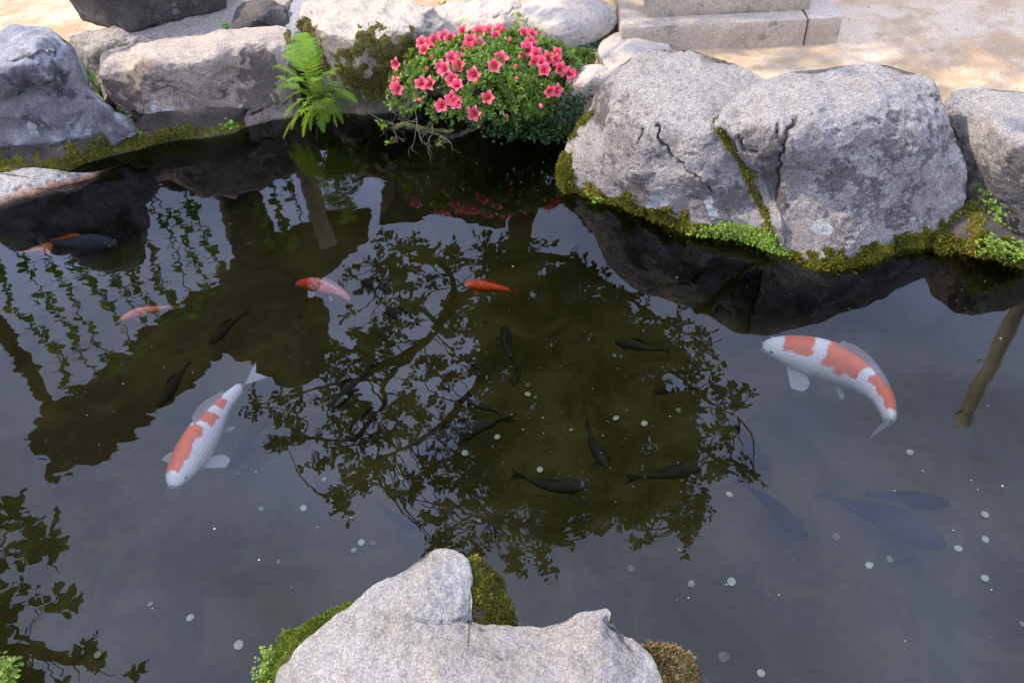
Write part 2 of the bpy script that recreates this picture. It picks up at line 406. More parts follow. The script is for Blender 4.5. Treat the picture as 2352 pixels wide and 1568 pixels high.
bp = N('VectorMath', operation='NORMALIZE'); L(ad2.outputs[0], bp.inputs[0])
L(bp.outputs[0], fr.inputs['Normal']); L(bp.outputs[0], gl.inputs['Normal']); gl.inputs['Roughness'].default_value = 0.0
L(fr.outputs[0], mx.inputs[0]); L(tr.outputs[0], mx.inputs[1]); L(gl.outputs[0], mx.inputs[2]); L(mx.outputs[0], out.inputs['Surface'])
va = N('VolumeAbsorption'); va.inputs['Color'].default_value = (.76, .75, .50, 1); va.inputs['Density'].default_value = 2.1
L(va.outputs[0], out.inputs['Volume'])
M['water'] = m
V, F = box((0, 2.6, -.6), (6, 0, 0), (0, 2.35, 0), (0, 0, .6))
tag(mk('water', V, F, M['water'], smooth=False, origin=np.zeros(3)), kind='structure')

# ------------------------------------------------------------------ rocks
def tps(ctrl):
    A = np.array(ctrl, float); X = A[:, :2] / 200.0; n = len(X)
    def U(r2): return np.where(r2 > 1e-12, r2 * np.log(r2 + 1e-12), 0)
    K = U(((X[:, None] - X[None]) ** 2).sum(-1)) + np.eye(n) * 1e-4
    Pm = np.hstack([np.ones((n, 1)), X]); T = np.block([[K, Pm], [Pm.T, np.zeros((3, 3))]])
    w = np.linalg.solve(T, np.concatenate([A[:, 2], np.zeros(3)]))
    def f(x, y):
        q = np.stack([x, y], -1) / 200.0; sh = q.shape[:-1]; q = q.reshape(-1, 2)
        r = U(((q[:, None] - X[None]) ** 2).sum(-1)) @ w[:n] + w[n] + q @ w[n + 1:]
        return r.reshape(sh)
    return f
def rock(name, outline, inner, mat, label=None, cat='rock', low=-.42, parent=None, nu=200, nt_=80, amp=.012, freq=6, facet=.012,
         cracks=(), paint=(), mossz=None, mosspaint=(), back=.10, center=None, group=None, moss=0, moss_mat='moss', moss_size=.012, edge=.0, pits=0.0):
    O = np.array(outline, float)
    OC = catmull(O, nu, True)
    f = tps(list(outline) + list(inner))
    c = np.array(center) if center else OC[:, :2].mean(0)
    ts = 1 - np.linspace(0, 1, nt_) ** 1.25                      # 1 at the outline to 0 at the centre, denser inside edge
    ts = np.concatenate([[1.0, .9975], np.linspace(.992, 0, nt_ - 2)])
    px = c[0] + (OC[:, None, 0] - c[0]) * ts[None]; py = c[1] + (OC[:, None, 1] - c[1]) * ts[None]
    z = f(px, py)
    z = z + (OC[:, None, 2] - z[:, 0:1]) * np.exp(-((1 - ts) / .06) ** 2)[None]   # meet the outline heights exactly
    z = z - edge * np.exp(-((1 - ts) / .05))[None]
    front = at(px, py, z)
    nb_ = 30
    ss = np.linspace(0, 1, nb_ + 1)[1:]
    O3 = front[:, 0]; core = np.array([O3[:, 0].mean(), O3[:, 1].mean(), low])
    hd = O3 - core; hd[:, 2] = 0; hd /= np.linalg.norm(hd, axis=1)[:, None] + 1e-9
    s3 = ss[None, :, None]
    pw_ = np.where(hd[:, 1] > -.2, 1.25, 1.1)[:, None, None]
    base = O3[:, None] * (1 - s3 ** pw_) + core * (s3 ** pw_)
    zb = O3[:, None, 2] + (low - O3[:, None, 2]) * (1 - (1 - ss[None]) ** 1.6)
    base[..., 2] = zb
    bulge = back * (np.sin(pi * ss) ** 2)[None, :, None] * np.where(hd[:, 1:2] > -.2, 1, 0.0)[:, None]
    shell = base + hd[:, None] * bulge
    G = np.concatenate([shell[:, ::-1], front], 1)               # (nu, nb+nt)
    du = np.roll(G, -1, 0) - np.roll(G, 1, 0); dv = np.gradient(G, axis=1)
    Nn = np.cross(du, dv); Nn /= np.linalg.norm(Nn, axis=-1)[..., None] + 1e-9
    if (Nn[:, nb_ + 5:-5, 2].mean()) < 0: Nn = -Nn; flip = True
    else: flip = False
    seed = hash_name(name + str(label))
    Q = G + seed
    dsp = amp * fbm(Q, freq, 4) * 1.6
    rid = 1 - np.abs(fbm(Q + 5, freq * .7, 3)) * 3
    dsp = dsp + facet * (rid - .5) + .006 * fbm(Q, freq * 6, 4)
    if pits: dsp = dsp - pits * sstep(.25, .5, fbm(Q + 9, 26, 2))
    X, Y = proj(G)
    fz = np.zeros(G.shape[:2]); fz[:, nb_:] = 1
    mask = np.zeros(G.shape[:2] + (3,))
    nz2 = fbm(Q, 18, 3)
    for poly, wpx, dep in cracks:
        d = seg_dist(X + 14 * fbm(Q, 22, 3), Y + 14 * fbm(Q + 3, 22, 3), poly)
        g = np.exp(-(d / wpx) ** 2) * fz * sstep(-.6, -.25, fbm(Q + 7, 13, 2))
        dsp = dsp - dep * g; mask[..., 1] += 1.2 * g
    for ch, poly, rpx, st in paint:
        d = seg_dist(X, Y, poly) + rpx * .7 * nz2 * 2
        mask[..., {'moss': 0, 'dark': 1, 'light': 2}[ch]] += st * sstep(rpx * 1.15, rpx * .55, d) * fz
    if mossz is not None:
        a, b_ = mossz
        mask[..., 0] = np.maximum(mask[..., 0], sstep(b_, a, G[..., 2] + .05 * nz2) * sstep(-.06, -.02, G[..., 2]))
    fade = np.ones(G.shape[:2]); fade[:, -3:] = 0.4
    G2 = G + Nn * (dsp * fade)[..., None]
    # close centre: average last ring
    G2[:, -1] = G2[:, -1].mean(0)
    nv = G2.shape[1]
    Fq = grid_faces(nu, nv, True)
    if flip: Fq = Fq[:, ::-1]
    root = mk(name, G2.reshape(-1, 3), Fq.copy(), mat, parent=parent, attrs={'mask': mask.reshape(-1, 3)}, origin=np.array([core[0], core[1], max(low, -.4)]))
    if label: tag(root, label, cat, group)
    if moss:
        w = (mask[..., 0] * fz).ravel(); w = np.where(w > .45, w, 0)
        # weight by cell area
        ar = np.linalg.norm(np.cross(du, dv), axis=-1).ravel(); w = w * ar
        w = w * (G2[..., 2].ravel() > -.015)
        if w.sum() > 0:
            idx = rng.choice(len(w), moss, p=w / w.sum())
            P = G2.reshape(-1, 3)[idx] + rng.normal(0, .003, (moss, 3)); nn = Nn.reshape(-1, 3)[idx]
            d = nn * .8 + rng.normal(0, .55, (moss, 3)) + np.array([0, 0, .15])
            tuft = fbm(P, 28, 2)
            sz = moss_size * (0.55 + .8 * rng.random(moss)) * (1 + 1.2 * np.clip(tuft, -.5, .8))
            V, Fm = inst_leaves(BLADE_V, BLADE_F, P - nn * .002, d, rng.normal(0, 1, (moss, 3)), sz, sz * 1.9)
            tint = np.clip(.45 + .9 * fbm(P, 9, 3) + .22 * rng.normal(size=moss), 0, 1)
            tag(mk('moss', V, Fm, M[moss_mat], parent=root, smooth=False, attrs={'tint': np.repeat(tint, 5)}), kind='stuff')
    root_cache[name + (label or '')] = (G2, Nn, X, Y)
    return root
root_cache = {}
def hash_name(s):
    h = 0
    for ch in s: h = (h * 31 + ord(ch)) % 9973
    return h * .137

M['r_grey'] = rock_mat('grey_rock', (.35, .33, .315), (.17, .16, .158), (.055, .05, .053), (.46, .45, .455), .6, .24, 5, .75, bump=2.0)
M['r_slab'] = rock_mat('beige_rock', (.40, .33, .26), (.26, .205, .165), (.055, .045, .036), (.54, .46, .37), .5, .3, 6, .9, bump=1.4)
M['r_moss'] = rock_mat('mossy_rock', (.28, .245, .195), (.17, .145, .11), (.05, .042, .025), (.56, .50, .41), .5, .25, 6, 1.0, bump=1.3)
M['r_pale'] = rock_mat('pale_rock', (.43, .38, .32), (.36, .32, .27), (.18, .16, .13), (.56, .50, .42), .1, .18, 5, .8, lichen=.2)
M['r_right'] = rock_mat('lichen_rock', (.43, .395, .355), (.29, .26, .24), (.095, .083, .078), (.51, .48, .435), .45, .36, 10, .85, bump=2.4)
M['r_near'] = rock_mat('granite', (.335, .325, .305), (.30, .26, .205), (.09, .085, .08), (.34, .33, .305), .25, .27, 4, .4, lichen=.2, grain=150, bump=1.6)
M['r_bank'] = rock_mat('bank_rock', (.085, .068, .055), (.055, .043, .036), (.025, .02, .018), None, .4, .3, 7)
M['r_flat'] = rock_mat('flat_rock', (.42, .40, .37), (.25, .23, .20), (.09, .08, .07), (.48, .465, .44), .6, .3, 8, .4, lichen=.0, rim=(.30, .115, .03))
M['r_carved'] = rock_mat('weathered_stone', (.10, .088, .075), (.065, .056, .05), (.03, .026, .023), (.16, .14, .12), .3, .3, 7, .4)
M['r_rope'] = rock_mat('rough_stone', (.36, .325, .27), (.24, .22, .175), (.075, .07, .045), (.50, .45, .38), .4, .3, 8, .7, bump=1.5)

rock('rock', [(-330, 120, .46), (-120, 110, .50), (0, 95, .53), (50, 66, .55), (100, 62, .55), (150, 85, .52), (185, 130, .45), (190, 170, .38), (215, 212, .31), (262, 257, .24), (312, 300, .15), (290, 314, .10), (200, 334, .07), (100, 345, .05), (0, 352, .04), (-120, 365, .04), (-330, 400, .04), (-420, 250, .3)],
     [(60, 125, .57), (130, 150, .52), (80, 220, .36), (150, 268, .22), (30, 290, .17), (-40, 200, .46), (100, 190, .45), (60, 180, .48), (195, 280, .17), (-200, 200, .45), (-200, 300, .2), (20, 150, .55)], M['r_grey'],
     'big blue grey boulder with a rippled face at the upper left edge', amp=.020, facet=.034, freq=5, low=-.02, nu=240, nt_=110,
     paint=[('light', [(30, 330), (90, 300), (200, 300)], 22, .42), ('light', [(40, 90), (140, 100)], 22, .45), ('light', [(70, 230), (80, 300)], 8, .3), ('dark', [(40, 150), (120, 170), (150, 220)], 32, .45), ('dark', [(110, 290), (60, 280)], 24, .5)], cracks=[([(20, 140), (90, 130), (130, 110)], 2.5, .012)])
rock('rock', [(-90, 395, .07), (0, 396, .065), (60, 386, .07), (110, 388, .06), (160, 396, .05), (235, 392, .0), (330, 362, -.06), (500, 330, -.08), (430, 355, -.09), (300, 395, -.09), (200, 425, -.025), (120, 447, -.02), (60, 466, -.02), (0, 484, -.02), (-90, 500, -.02)],
     [(60, 420, .04), (150, 410, .025), (230, 400, .0), (0, 440, .035)], M['r_flat'], 'flat pale rock awash at the left edge with an orange rim', amp=.008, facet=.006, center=(150, 420), back=.02,
     cracks=[([(0, 440), (60, 430), (130, 435)], 3, .008)])
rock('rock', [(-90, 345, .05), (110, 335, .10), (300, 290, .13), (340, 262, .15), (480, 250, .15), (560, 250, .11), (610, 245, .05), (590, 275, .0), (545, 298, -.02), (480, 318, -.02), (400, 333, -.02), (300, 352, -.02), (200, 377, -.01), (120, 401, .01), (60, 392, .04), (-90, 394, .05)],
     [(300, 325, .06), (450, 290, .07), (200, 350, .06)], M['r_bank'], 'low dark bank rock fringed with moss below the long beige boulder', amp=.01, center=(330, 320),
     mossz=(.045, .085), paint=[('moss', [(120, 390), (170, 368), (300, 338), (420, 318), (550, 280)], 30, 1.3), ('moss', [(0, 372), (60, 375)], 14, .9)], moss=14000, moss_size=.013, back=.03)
rock('rock', [(228, 142, .35), (240, 118, .37), (330, 95, .38), (450, 78, .385), (560, 66, .39), (640, 62, .38), (668, 76, .36), (669, 110, .32), (657, 170, .23), (642, 220, .13), (600, 250, .09), (556, 262, .08), (520, 242, .12), (450, 265, .10), (370, 268, .11), (300, 250, .15), (255, 230, .2), (234, 190, .28)],
     [(350, 138, .38), (500, 122, .38), (620, 98, .36), (400, 200, .24), (560, 180, .23), (300, 180, .28), (430, 150, .36), (640, 150, .27)], M['r_slab'], 'long beige boulder with a flat sloping top left of the fern', amp=.010, facet=.014, freq=5,
     paint=[('dark', [(600, 140), (610, 200), (590, 230)], 45, 1.0), ('dark', [(260, 200), (300, 215)], 30, .5), ('light', [(350, 250), (430, 255)], 12, .5), ('moss', [(664, 80), (668, 110)], 10, .8)])
rock('rock', [(162, 92, .33), (200, 74, .35), (300, 55, .36), (450, 22, .36), (560, -20, .36), (680, -40, .35), (650, 20, .33), (560, 70, .31), (430, 92, .31), (340, 105, .31), (260, 140, .24), (240, 235, .09), (210, 205, .12), (185, 150, .22)],
     [(280, 95, .345), (450, 55, .34), (220, 120, .30)], M['r_rope'], 'rough pale platform stone under the dark carved stone block', amp=.012, facet=.012, freq=8, center=(290, 100), back=.03, low=-.1)
rock('rock', [(534, 66, .34), (540, 30, .38), (566, 4, .42), (620, 0, .43), (652, 16, .41), (663, 45, .37), (655, 64, .34), (600, 74, .32), (560, 77, .32)],
     [(600, 35, .42)], M['r_carved'], 'small round dark grey rock above the long beige boulder', amp=.008, nu=120, nt_=40, low=0)
rock('rock', [(660, 85, .32), (657, 40, .36), (672, 5, .39), (700, -12, .4), (730, -5, .4), (715, 50, .36), (700, 90, .31)],
     [(690, 35, .39)], M['r_grey'], 'narrow grey rock squeezed against the left side of the mossy boulder', amp=.006, nu=100, nt_=40, low=0)
rock('rock', [(692, 62, .36), (690, 22, .40), (722, 0, .42), (800, -12, .43), (900, -6, .43), (970, 12, .42), (1008, 32, .39), (1020, 70, .33), (1004, 130, .23), (965, 220, .08), (900, 264, -.01), (830, 270, -.02), (760, 258, 0), (722, 222, .06), (702, 170, .15), (692, 112, .27)],
     [(740, 84, .38), (850, 92, .385), (950, 75, .38), (850, 180, .2), (780, 150, .26), (920, 140, .26), (860, 40, .42)], M['r_moss'], 'large boulder with a pale top and mossy brown face between fern and azalea', amp=.012, facet=.014, freq=6,
     paint=[('moss', [(700, 70), (720, 110), (735, 160)], 22, .85), ('moss', [(850, 90), (900, 120), (890, 190), (930, 110)], 38, .75), ('moss', [(800, 170), (850, 200), (930, 190)], 38, .7), ('moss', [(780, 130), (820, 110)], 20, .6),
            ('dark', [(760, 230), (900, 240)], 45, .9), ('dark', [(930, 100), (960, 180)], 35, .7), ('light', [(840, 200), (890, 190)], 12, .4)], moss=9000, moss_size=.010, moss_mat='moss_old')
rock('rock', [(992, 66, .34), (1000, 20, .37), (1050, 2, .39), (1120, -6, .4), (1180, -8, .4), (1201, 18, .385), (1192, 55, .35), (1172, 90, .3), (1085, 100, .28), (1020, 95, .28)],
     [(1090, 40, .38), (1150, 35, .385)], M['r_pale'], 'flat pale rock directly behind the azalea', amp=.010, facet=.018, nu=140, nt_=50, low=0, cracks=[([(1130, 40), (1180, 30), (1195, 10)], 2.5, .01)])
rock('rock', [(1194, 40, .38), (1208, 4, .42), (1260, -25, .44), (1330, -30, .44), (1392, 5, .42), (1416, 42, .37), (1400, 76, .33), (1342, 110, .29), (1290, 124, .28), (1240, 116, .29), (1207, 88, .32)],
     [(1300, 40, .43), (1250, 60, .4), (1350, 50, .4)], M['r_pale'], 'smooth rounded pale boulder behind the azalea right of the flat one', amp=.006, facet=.006, nu=140, nt_=50, low=0)
rock('rock', [(1374, 112, .31), (1398, 84, .33), (1440, 72, .34), (1500, 80, .33), (1540, 108, .32), (1530, 145, .31), (1450, 168, .29), (1400, 162, .29)],
     [(1455, 112, .355)], M['r_pale'], 'low flat pale stone in front of the stone base step', amp=.004, facet=.004, nu=120, nt_=40, low=.1)
rock('rock', [(1300, 182, .28), (1335, 152, .30), (1390, 152, .31), (1415, 175, .29), (1400, 205, .25), (1350, 222, .22), (1308, 212, .24)],
     [(1355, 178, .325)], M['r_pale'], 'small pale stone half hidden between azalea and the right boulder', amp=.004, facet=.004, nu=100, nt_=40, low=.0)
rock('rock', [(1279, 400, .05), (1300, 340, .13), (1345, 262, .27), (1375, 200, .37), (1420, 152, .42), (1480, 120, .45), (1545, 112, .46), (1640, 128, .45), (1700, 152, .43), (1765, 195, .42), (1800, 260, .40), (1800, 350, .30), (1790, 450, .18), (1800, 560, .04), (1775, 584, -.03), (1700, 566, -.03), (1600, 552, -.03), (1500, 515, -.03), (1420, 485, -.03), (1340, 465, -.03), (1288, 440, -.01)],
     [(1400, 230, .39), (1500, 200, .45), (1600, 230, .455), (1500, 280, .42), (1630, 300, .43), (1450, 400, .21), (1600, 420, .24), (1700, 300, .40), (1690, 360, .33), (1700, 480, .13), (1540, 330, .36)], M['r_right'],
     'left one of the two great pale boulders right of the azalea, mossy at the water', amp=.014, facet=.016, freq=5, nu=280, nt_=130, pits=.006,
     cracks=[([(1510, 285), (1520, 335), (1560, 380), (1600, 410), (1640, 450)], 3, .018), ([(1475, 300), (1470, 330)], 2.5, .01), ([(1420, 230), (1440, 215)], 4, .01)],
     paint=[('moss', [(1285, 380), (1300, 450), (1420, 470), (1500, 505), (1600, 540), (1780, 570)], 30, 1.1), ('moss', [(1300, 330), (1350, 260)], 14, .55), ('moss', [(1650, 280), (1690, 360), (1730, 430), (1770, 520)], 10, .8),
            ('light', [(1470, 480), (1520, 455)], 16, 1.0), ('light', [(1625, 470), (1640, 500)], 12, 1.0), ('light', [(1600, 300), (1560, 280)], 25, .4),
            ('dark', [(1600, 450), (1680, 470)], 45, .55), ('dark', [(1400, 170), (1380, 260), (1470, 240)], 35, .45), ('dark', [(1480, 420), (1430, 440)], 26, .5)], moss=16000, moss_size=.014)
rock('rock', [(1640, 278, .455), (1700, 216, .49), (1780, 177, .5), (1850, 160, .5), (1950, 150, .5), (2040, 150, .5), (2110, 172, .49), (2150, 203, .46), (2170, 262, .39), (2200, 322, .32), (2222, 382, .26), (2221, 440, .19), (2200, 500, .09), (2180, 545, .02), (2120, 580, -.02), (2040, 602, -.03), (1960, 628, -.03), (1880, 636, -.03), (1800, 614, -.03), (1765, 560, .01), (1760, 490, .11), (1735, 425, .2), (1695, 360, .33), (1658, 315, .41)],
     [(1760, 290, .485), (1900, 270, .50), (2050, 260, .47), (1850, 225, .52), (2000, 200, .52), (1850, 420, .27), (2050, 420, .25), (1950, 520, .13), (1760, 380, .33), (2130, 300, .40), (1740, 250, .50), (1900, 340, .42)], M['r_right'],
     'right one of the two great pale boulders, largest rock in the scene, cracked face', amp=.015, facet=.016, freq=5, nu=300, nt_=140, pits=.007,
     cracks=[([(1828, 275), (1800, 330), (1788, 400), (1780, 460)], 3.5, .02), ([(1780, 290), (1795, 335)], 2.5, .012), ([(1700, 310), (1715, 345), (1740, 350)], 3, .016), ([(1735, 400), (1760, 470)], 5, .02), ([(1660, 300), (1690, 340)], 6, .01)],
     paint=[('moss', [(1775, 590), (1880, 620), (2000, 600), (2120, 565), (2200, 520)], 30, 1.1), ('moss', [(1650, 295), (1700, 370), (1750, 460), (1770, 540)], 8, .8),
            ('dark', [(2100, 260), (2050, 330), (2140, 320)], 45, .45), ('dark', [(1900, 430), (1930, 400), (2000, 420)], 26, .45), ('dark', [(1930, 560), (2000, 480), (2090, 500)], 50, .3), ('dark', [(1780, 330), (1760, 400), (1790, 470)], 22, .6),
            ('dark', [(1980, 190), (2080, 200), (2130, 230)], 26, .3), ('light', [(1900, 530), (1870, 520)], 16, .6), ('light', [(1790, 520), (1760, 500)], 14, .5), ('light', [(1700, 260), (1760, 230), (1900, 220)], 14, .25)], moss=15000, moss_size=.014)
rock('rock', [(2168, 242, .34), (2196, 212, .37), (2260, 203, .38), (2352, 212, .39), (2470, 225, .4), (2540, 330, .36), (2540, 540, -.02), (2430, 590, -.03), (2352, 572, -.02), (2300, 535, .0), (2262, 482, .08), (2235, 430, .15), (2215, 372, .21), (2195, 305, .28)],
     [(2352, 330, .39), (2280, 300, .38), (2352, 450, .19), (2450, 320, .40), (2300, 380, .28)], M['r_right'], 'pale boulder cut by the right edge beside the two great boulders', amp=.010, facet=.012,
     paint=[('dark', [(2270, 420), (2340, 480), (2352, 400)], 55, .6), ('moss', [(2290, 530), (2360, 570)], 20, .8)], moss=1500)
rock('rock', [(2150, 560, .03), (2200, 500, .09), (2230, 460, .12), (2280, 500, .11), (2350, 545, .08), (2450, 580, .05), (2450, 650, -.02), (2352, 622, -.02), (2290, 606, -.02), (2230, 592, -.02), (2180, 590, -.02)],
     [(2250, 540, .09), (2330, 580, .06)], M['r_bank'], 'low mossy stone wedged between the right boulders at the water', amp=.012, facet=.010, nu=140, nt_=60, low=-.2,
     paint=[('moss', [(2160, 575), (2250, 575), (2352, 600)], 34, 1.1), ('moss', [(2230, 480), (2250, 540)], 25, .5)], moss=7000, moss_size=.014, back=.02)
near = rock('rock', [(632, 1620, .12), (642, 1540, .13), (680, 1492, .145), (762, 1425, .155), (800, 1396, .16), (862, 1345, .16), (920, 1315, .16), (965, 1276, .15), (1000, 1260, .14), (1052, 1266, .14), (1078, 1300, .14), (1082, 1360, .14), (1088, 1420, .13), (1140, 1432, .125), (1200, 1438, .12), (1260, 1438, .12), (1320, 1412, .13), (1372, 1398, .14), (1400, 1402, .14), (1418, 1435, .135), (1462, 1470, .13), (1502, 1510, .125), (1530, 1600, .12), (1500, 1760, .1), (1060, 1820, .1), (640, 1760, .1)],
     [(1060, 1500, .19), (1300, 1560, .18), (850, 1480, .19), (1000, 1350, .175), (1385, 1440, .165), (1150, 1460, .155), (1060, 1650, .2)], M['r_near'], 'large pale granite rock at the bottom edge with mossy flanks', amp=.009, facet=.009, freq=6, nu=300, nt_=150, center=(1070, 1560), back=.03,
     cracks=[([(860, 1402), (960, 1420), (1085, 1425), (1110, 1438)], 5, .006), ([(1395, 1415), (1420, 1440), (1460, 1480)], 6, .01)],
     paint=[('dark', [(1420, 1450), (1460, 1500), (1440, 1530)], 26, .7), ('dark', [(1370, 1420), (1400, 1430)], 12, .8)])
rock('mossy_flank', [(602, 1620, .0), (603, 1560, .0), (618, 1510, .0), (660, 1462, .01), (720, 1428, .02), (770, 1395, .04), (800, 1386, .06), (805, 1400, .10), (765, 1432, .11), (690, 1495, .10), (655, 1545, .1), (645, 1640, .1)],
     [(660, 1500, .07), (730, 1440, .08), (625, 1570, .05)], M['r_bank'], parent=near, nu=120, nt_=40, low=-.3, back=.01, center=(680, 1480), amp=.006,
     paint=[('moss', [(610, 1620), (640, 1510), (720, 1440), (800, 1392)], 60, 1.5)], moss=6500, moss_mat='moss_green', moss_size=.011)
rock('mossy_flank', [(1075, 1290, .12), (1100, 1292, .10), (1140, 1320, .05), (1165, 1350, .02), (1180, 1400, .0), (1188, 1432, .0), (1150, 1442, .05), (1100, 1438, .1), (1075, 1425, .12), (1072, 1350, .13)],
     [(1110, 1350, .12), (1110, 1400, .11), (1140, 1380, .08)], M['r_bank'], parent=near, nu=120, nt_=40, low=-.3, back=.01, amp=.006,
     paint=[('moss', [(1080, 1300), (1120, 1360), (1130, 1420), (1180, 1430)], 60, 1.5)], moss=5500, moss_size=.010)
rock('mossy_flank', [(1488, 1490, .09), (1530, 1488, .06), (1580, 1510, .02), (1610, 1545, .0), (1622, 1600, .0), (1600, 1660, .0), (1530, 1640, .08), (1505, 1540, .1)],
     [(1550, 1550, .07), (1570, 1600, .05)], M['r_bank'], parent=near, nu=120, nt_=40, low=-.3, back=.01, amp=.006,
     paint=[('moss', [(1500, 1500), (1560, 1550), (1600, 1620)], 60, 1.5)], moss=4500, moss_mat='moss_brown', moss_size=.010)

# ------------------------------------------------------------------ stone base (upper right) and carved block (upper left)
M['cut_stone'] = rock_mat('cut_stone', (.46, .39, .29), (.39, .33, .24), (.2, .18, .14), (.60, .53, .42), .0, .16, 5, .6, lichen=.0, grain=90, bump=1.3)
def rough_box(name, corner, ex, ey, ez, mat, parent=None, taper=0.0, n=(30, 14, 10), amp=.003, bev=.008, seed=0, origin=None, rough=0.0):
    """stone block: corner + edge vectors ex, ey, ez; softly worn arrises, uneven faces"""
    ex, ey, ez = map(np.asarray, (ex, ey, ez)); Vs, Fs, base = [], [], 0
    def face(o, a, b, na, nb):
        nonlocal base
        u, v = np.meshgrid(np.linspace(0, 1, na), np.linspace(0, 1, nb), indexing='ij')
        Vs.append((o[None, None] + u[..., None] * a + v[..., None] * b).reshape(-1, 3)); Fs.append(grid_faces(na, nb, False, base)); base += na * nb
    c = np.asarray(corner, float); n1, n2, n3 = n
    face(c + ez, ex, ey, n1, n2); face(c, ex, ez, n1, n3)
    face(c + ey + ex, -ex, ez, n1, n3); face(c + ey, -ey, ez, n2, n3); face(c + ex, ey, ez, n2, n3); face(c + ey, ex, -ey, n1, n2)
    V = np.concatenate(Vs); F = np.concatenate(Fs)
    A = np.stack([ex, ey, ez], 1); q = (V - c) @ np.linalg.inv(A).T
    Ls = np.array([np.linalg.norm(ex), np.linalg.norm(ey), np.linalg.norm(ez)])
    dd = np.minimum(q, 1 - q) * Ls
    near_ = np.sort(dd, axis=1)[:, :2].sum(1)
    pull = bev * np.exp(-(near_ / bev) ** 1.0)
    cen = c + (ex + ey + ez) / 2; dirc = cen - V; dirc /= np.linalg.norm(dirc, axis=1)[:, None]
    V = V + dirc * pull[:, None] + amp * np.stack([fbm(V + seed, 22, 3), fbm(V + seed + 7, 22, 3), fbm(V + seed + 13, 22, 3)], -1)
    if rough: V = V + rough * np.stack([fbm(V + seed, 6, 3), fbm(V + seed + 7, 6, 3), fbm(V + seed + 13, 6, 3)], -1)
    if taper: V[:, :2] = cen[:2] + (V[:, :2] - cen[:2]) * (1 + taper * ((V[:, 2] - c[2]) / Ls[2])[:, None])
    return mk(name, V, F, mat, parent=parent, origin=origin, attrs={'mask': np.zeros((len(V), 3))})
A0 = at(1928, 97, .29)
hbest = min(np.linspace(.05, .4, 141), key=lambda h: abs(proj(A0 + [0, 0, h])[1] - 41))
T0 = at(1937, 41, .29 + hbest); A0 = np.array([T0[0], T0[1], .29])
A1 = at(1491, 62, .29 + hbest)
ud = A1 - T0; ud[2] = 0; ud /= np.linalg.norm(ud); vd = np.array([-ud[1], ud[0], 0.0]); vd = vd if vd[1] > 0 else -vd
Z0 = .24; STEP = hbest + .05
A0b = A0.copy(); A0b[2] = Z0
base_root = thing('stone_base', (A0[0] + ud[0] * .5 + vd[0] * .4, A0[1] + ud[1] * .5 + vd[1] * .4, Z0), 'square pale cut stone base with a step, cropped by the top edge', 'stone base')
def along(k): return A0b + ud * k
Lst = abs((at(1425, 66, .29 + hbest) - A0) @ ud) - .154
Xj = along(.14)
rough_box('step_stone', along(0) , ud * .150, vd * .9, np.array([0, 0, STEP]), M['cut_stone'], base_root, seed=1)
rough_box('step_stone', along(.1515), ud * Lst, vd * .9, np.array([0, 0, STEP - .002]), M['cut_stone'], base_root, n=(50, 20, 10), seed=3)
tz = Z0 + STEP
B0 = at(1863, 23, tz); 
up = np.array([B0[0], B0[1], tz - .004])
B1 = at(1484, 44, tz); lw = abs((B1 - B0) @ ud)
rough_box('plinth_block', up, ud * lw, vd * .62, np.array([0, 0, .4]), M['cut_stone'], base_root, n=(50, 20, 20), seed=5)

ca = at(300, 82, .345); cb = at(530, 22, .345); cd = at(203, 58, .345)
ex = cb - ca; ey = cd - ca; ey = ey / np.linalg.norm(ey) * .42
ped = thing('carved_stone_block', (ca + (ex + ey) / 2), 'dark weathered carved stone block widening upwards at the upper left', 'stone block')
rough_box('block', ca, ex, ey, np.array([0, 0, .24]), M['r_carved'], ped, taper=.16, n=(44, 30, 20), amp=.004, bev=.02, rough=.02, seed=9)
for i in range(9):                                                   # carved lobes along the rim
    f_ = (i + .5) / 9
    for side in (0, 1):
        if side == 0: P0 = ca + ex * (f_ * 1.14 - .07) - ey / np.linalg.norm(ey) * .035
        else:
            if i > 5: continue
            P0 = ca + ey * ((i + .5) / 6 * 1.14 - .07) - ex / np.linalg.norm(ex) * .035
        u, v = np.meshgrid(np.linspace(0, 2 * pi, 14, endpoint=False), np.linspace(0, pi, 9), indexing='ij')
        S = np.stack([np.cos(u) * np.sin(v), np.sin(u) * np.sin(v), np.cos(v)], -1) * np.array([.042, .042, .035])
        S = S + P0 + np.array([0, 0, .225]); S = S + .006 * fbm(S, 25, 2)[..., None]
        mk('carved_lobe', S.reshape(-1, 3), grid_faces(14, 9, True), M['r_carved'], parent=ped, attrs={'mask': np.zeros((S.size // 3, 3))})

# ------------------------------------------------------------------ azalea
AZC = at(1136, 198, .225) + np.array([0.0, .06, 0]); AZR = np.array([.495, .30, .185])
def az_shape(d):
    """radius of the bush in direction d (unit) - lumpy"""
    k = 1 / np.sqrt(((d / AZR) ** 2).sum(-1))
    return k * (1 + .16 * fbm(d * 1.7 + 4, 1.3, 2) + .09 * fbm(d * 5, 1.5, 2))
def az_hit(x, y):
    r = ray(x, y); o = np.array([0, 0, H])
    ts = np.linspace(2.0, 6, 900); P = o + r[None] / np.linalg.norm(r) * ts[:, None]
    D = P - AZC; q = np.linalg.norm(D, axis=1); k = az_shape(D / q[:, None])
    i = np.argmax(q < k)
    if q[i] < k[i]: return P[i], D[i] / q[i]
    j = np.argmin(q - k); d = D[j] / q[j]; return AZC + d * k[j], d
root_pt = np.array([AZC[0] + .02, AZC[1] + .10, .08])
az = thing('azalea_bush', root_pt, 'pink flowering azalea bush hanging over the water edge', 'bush')
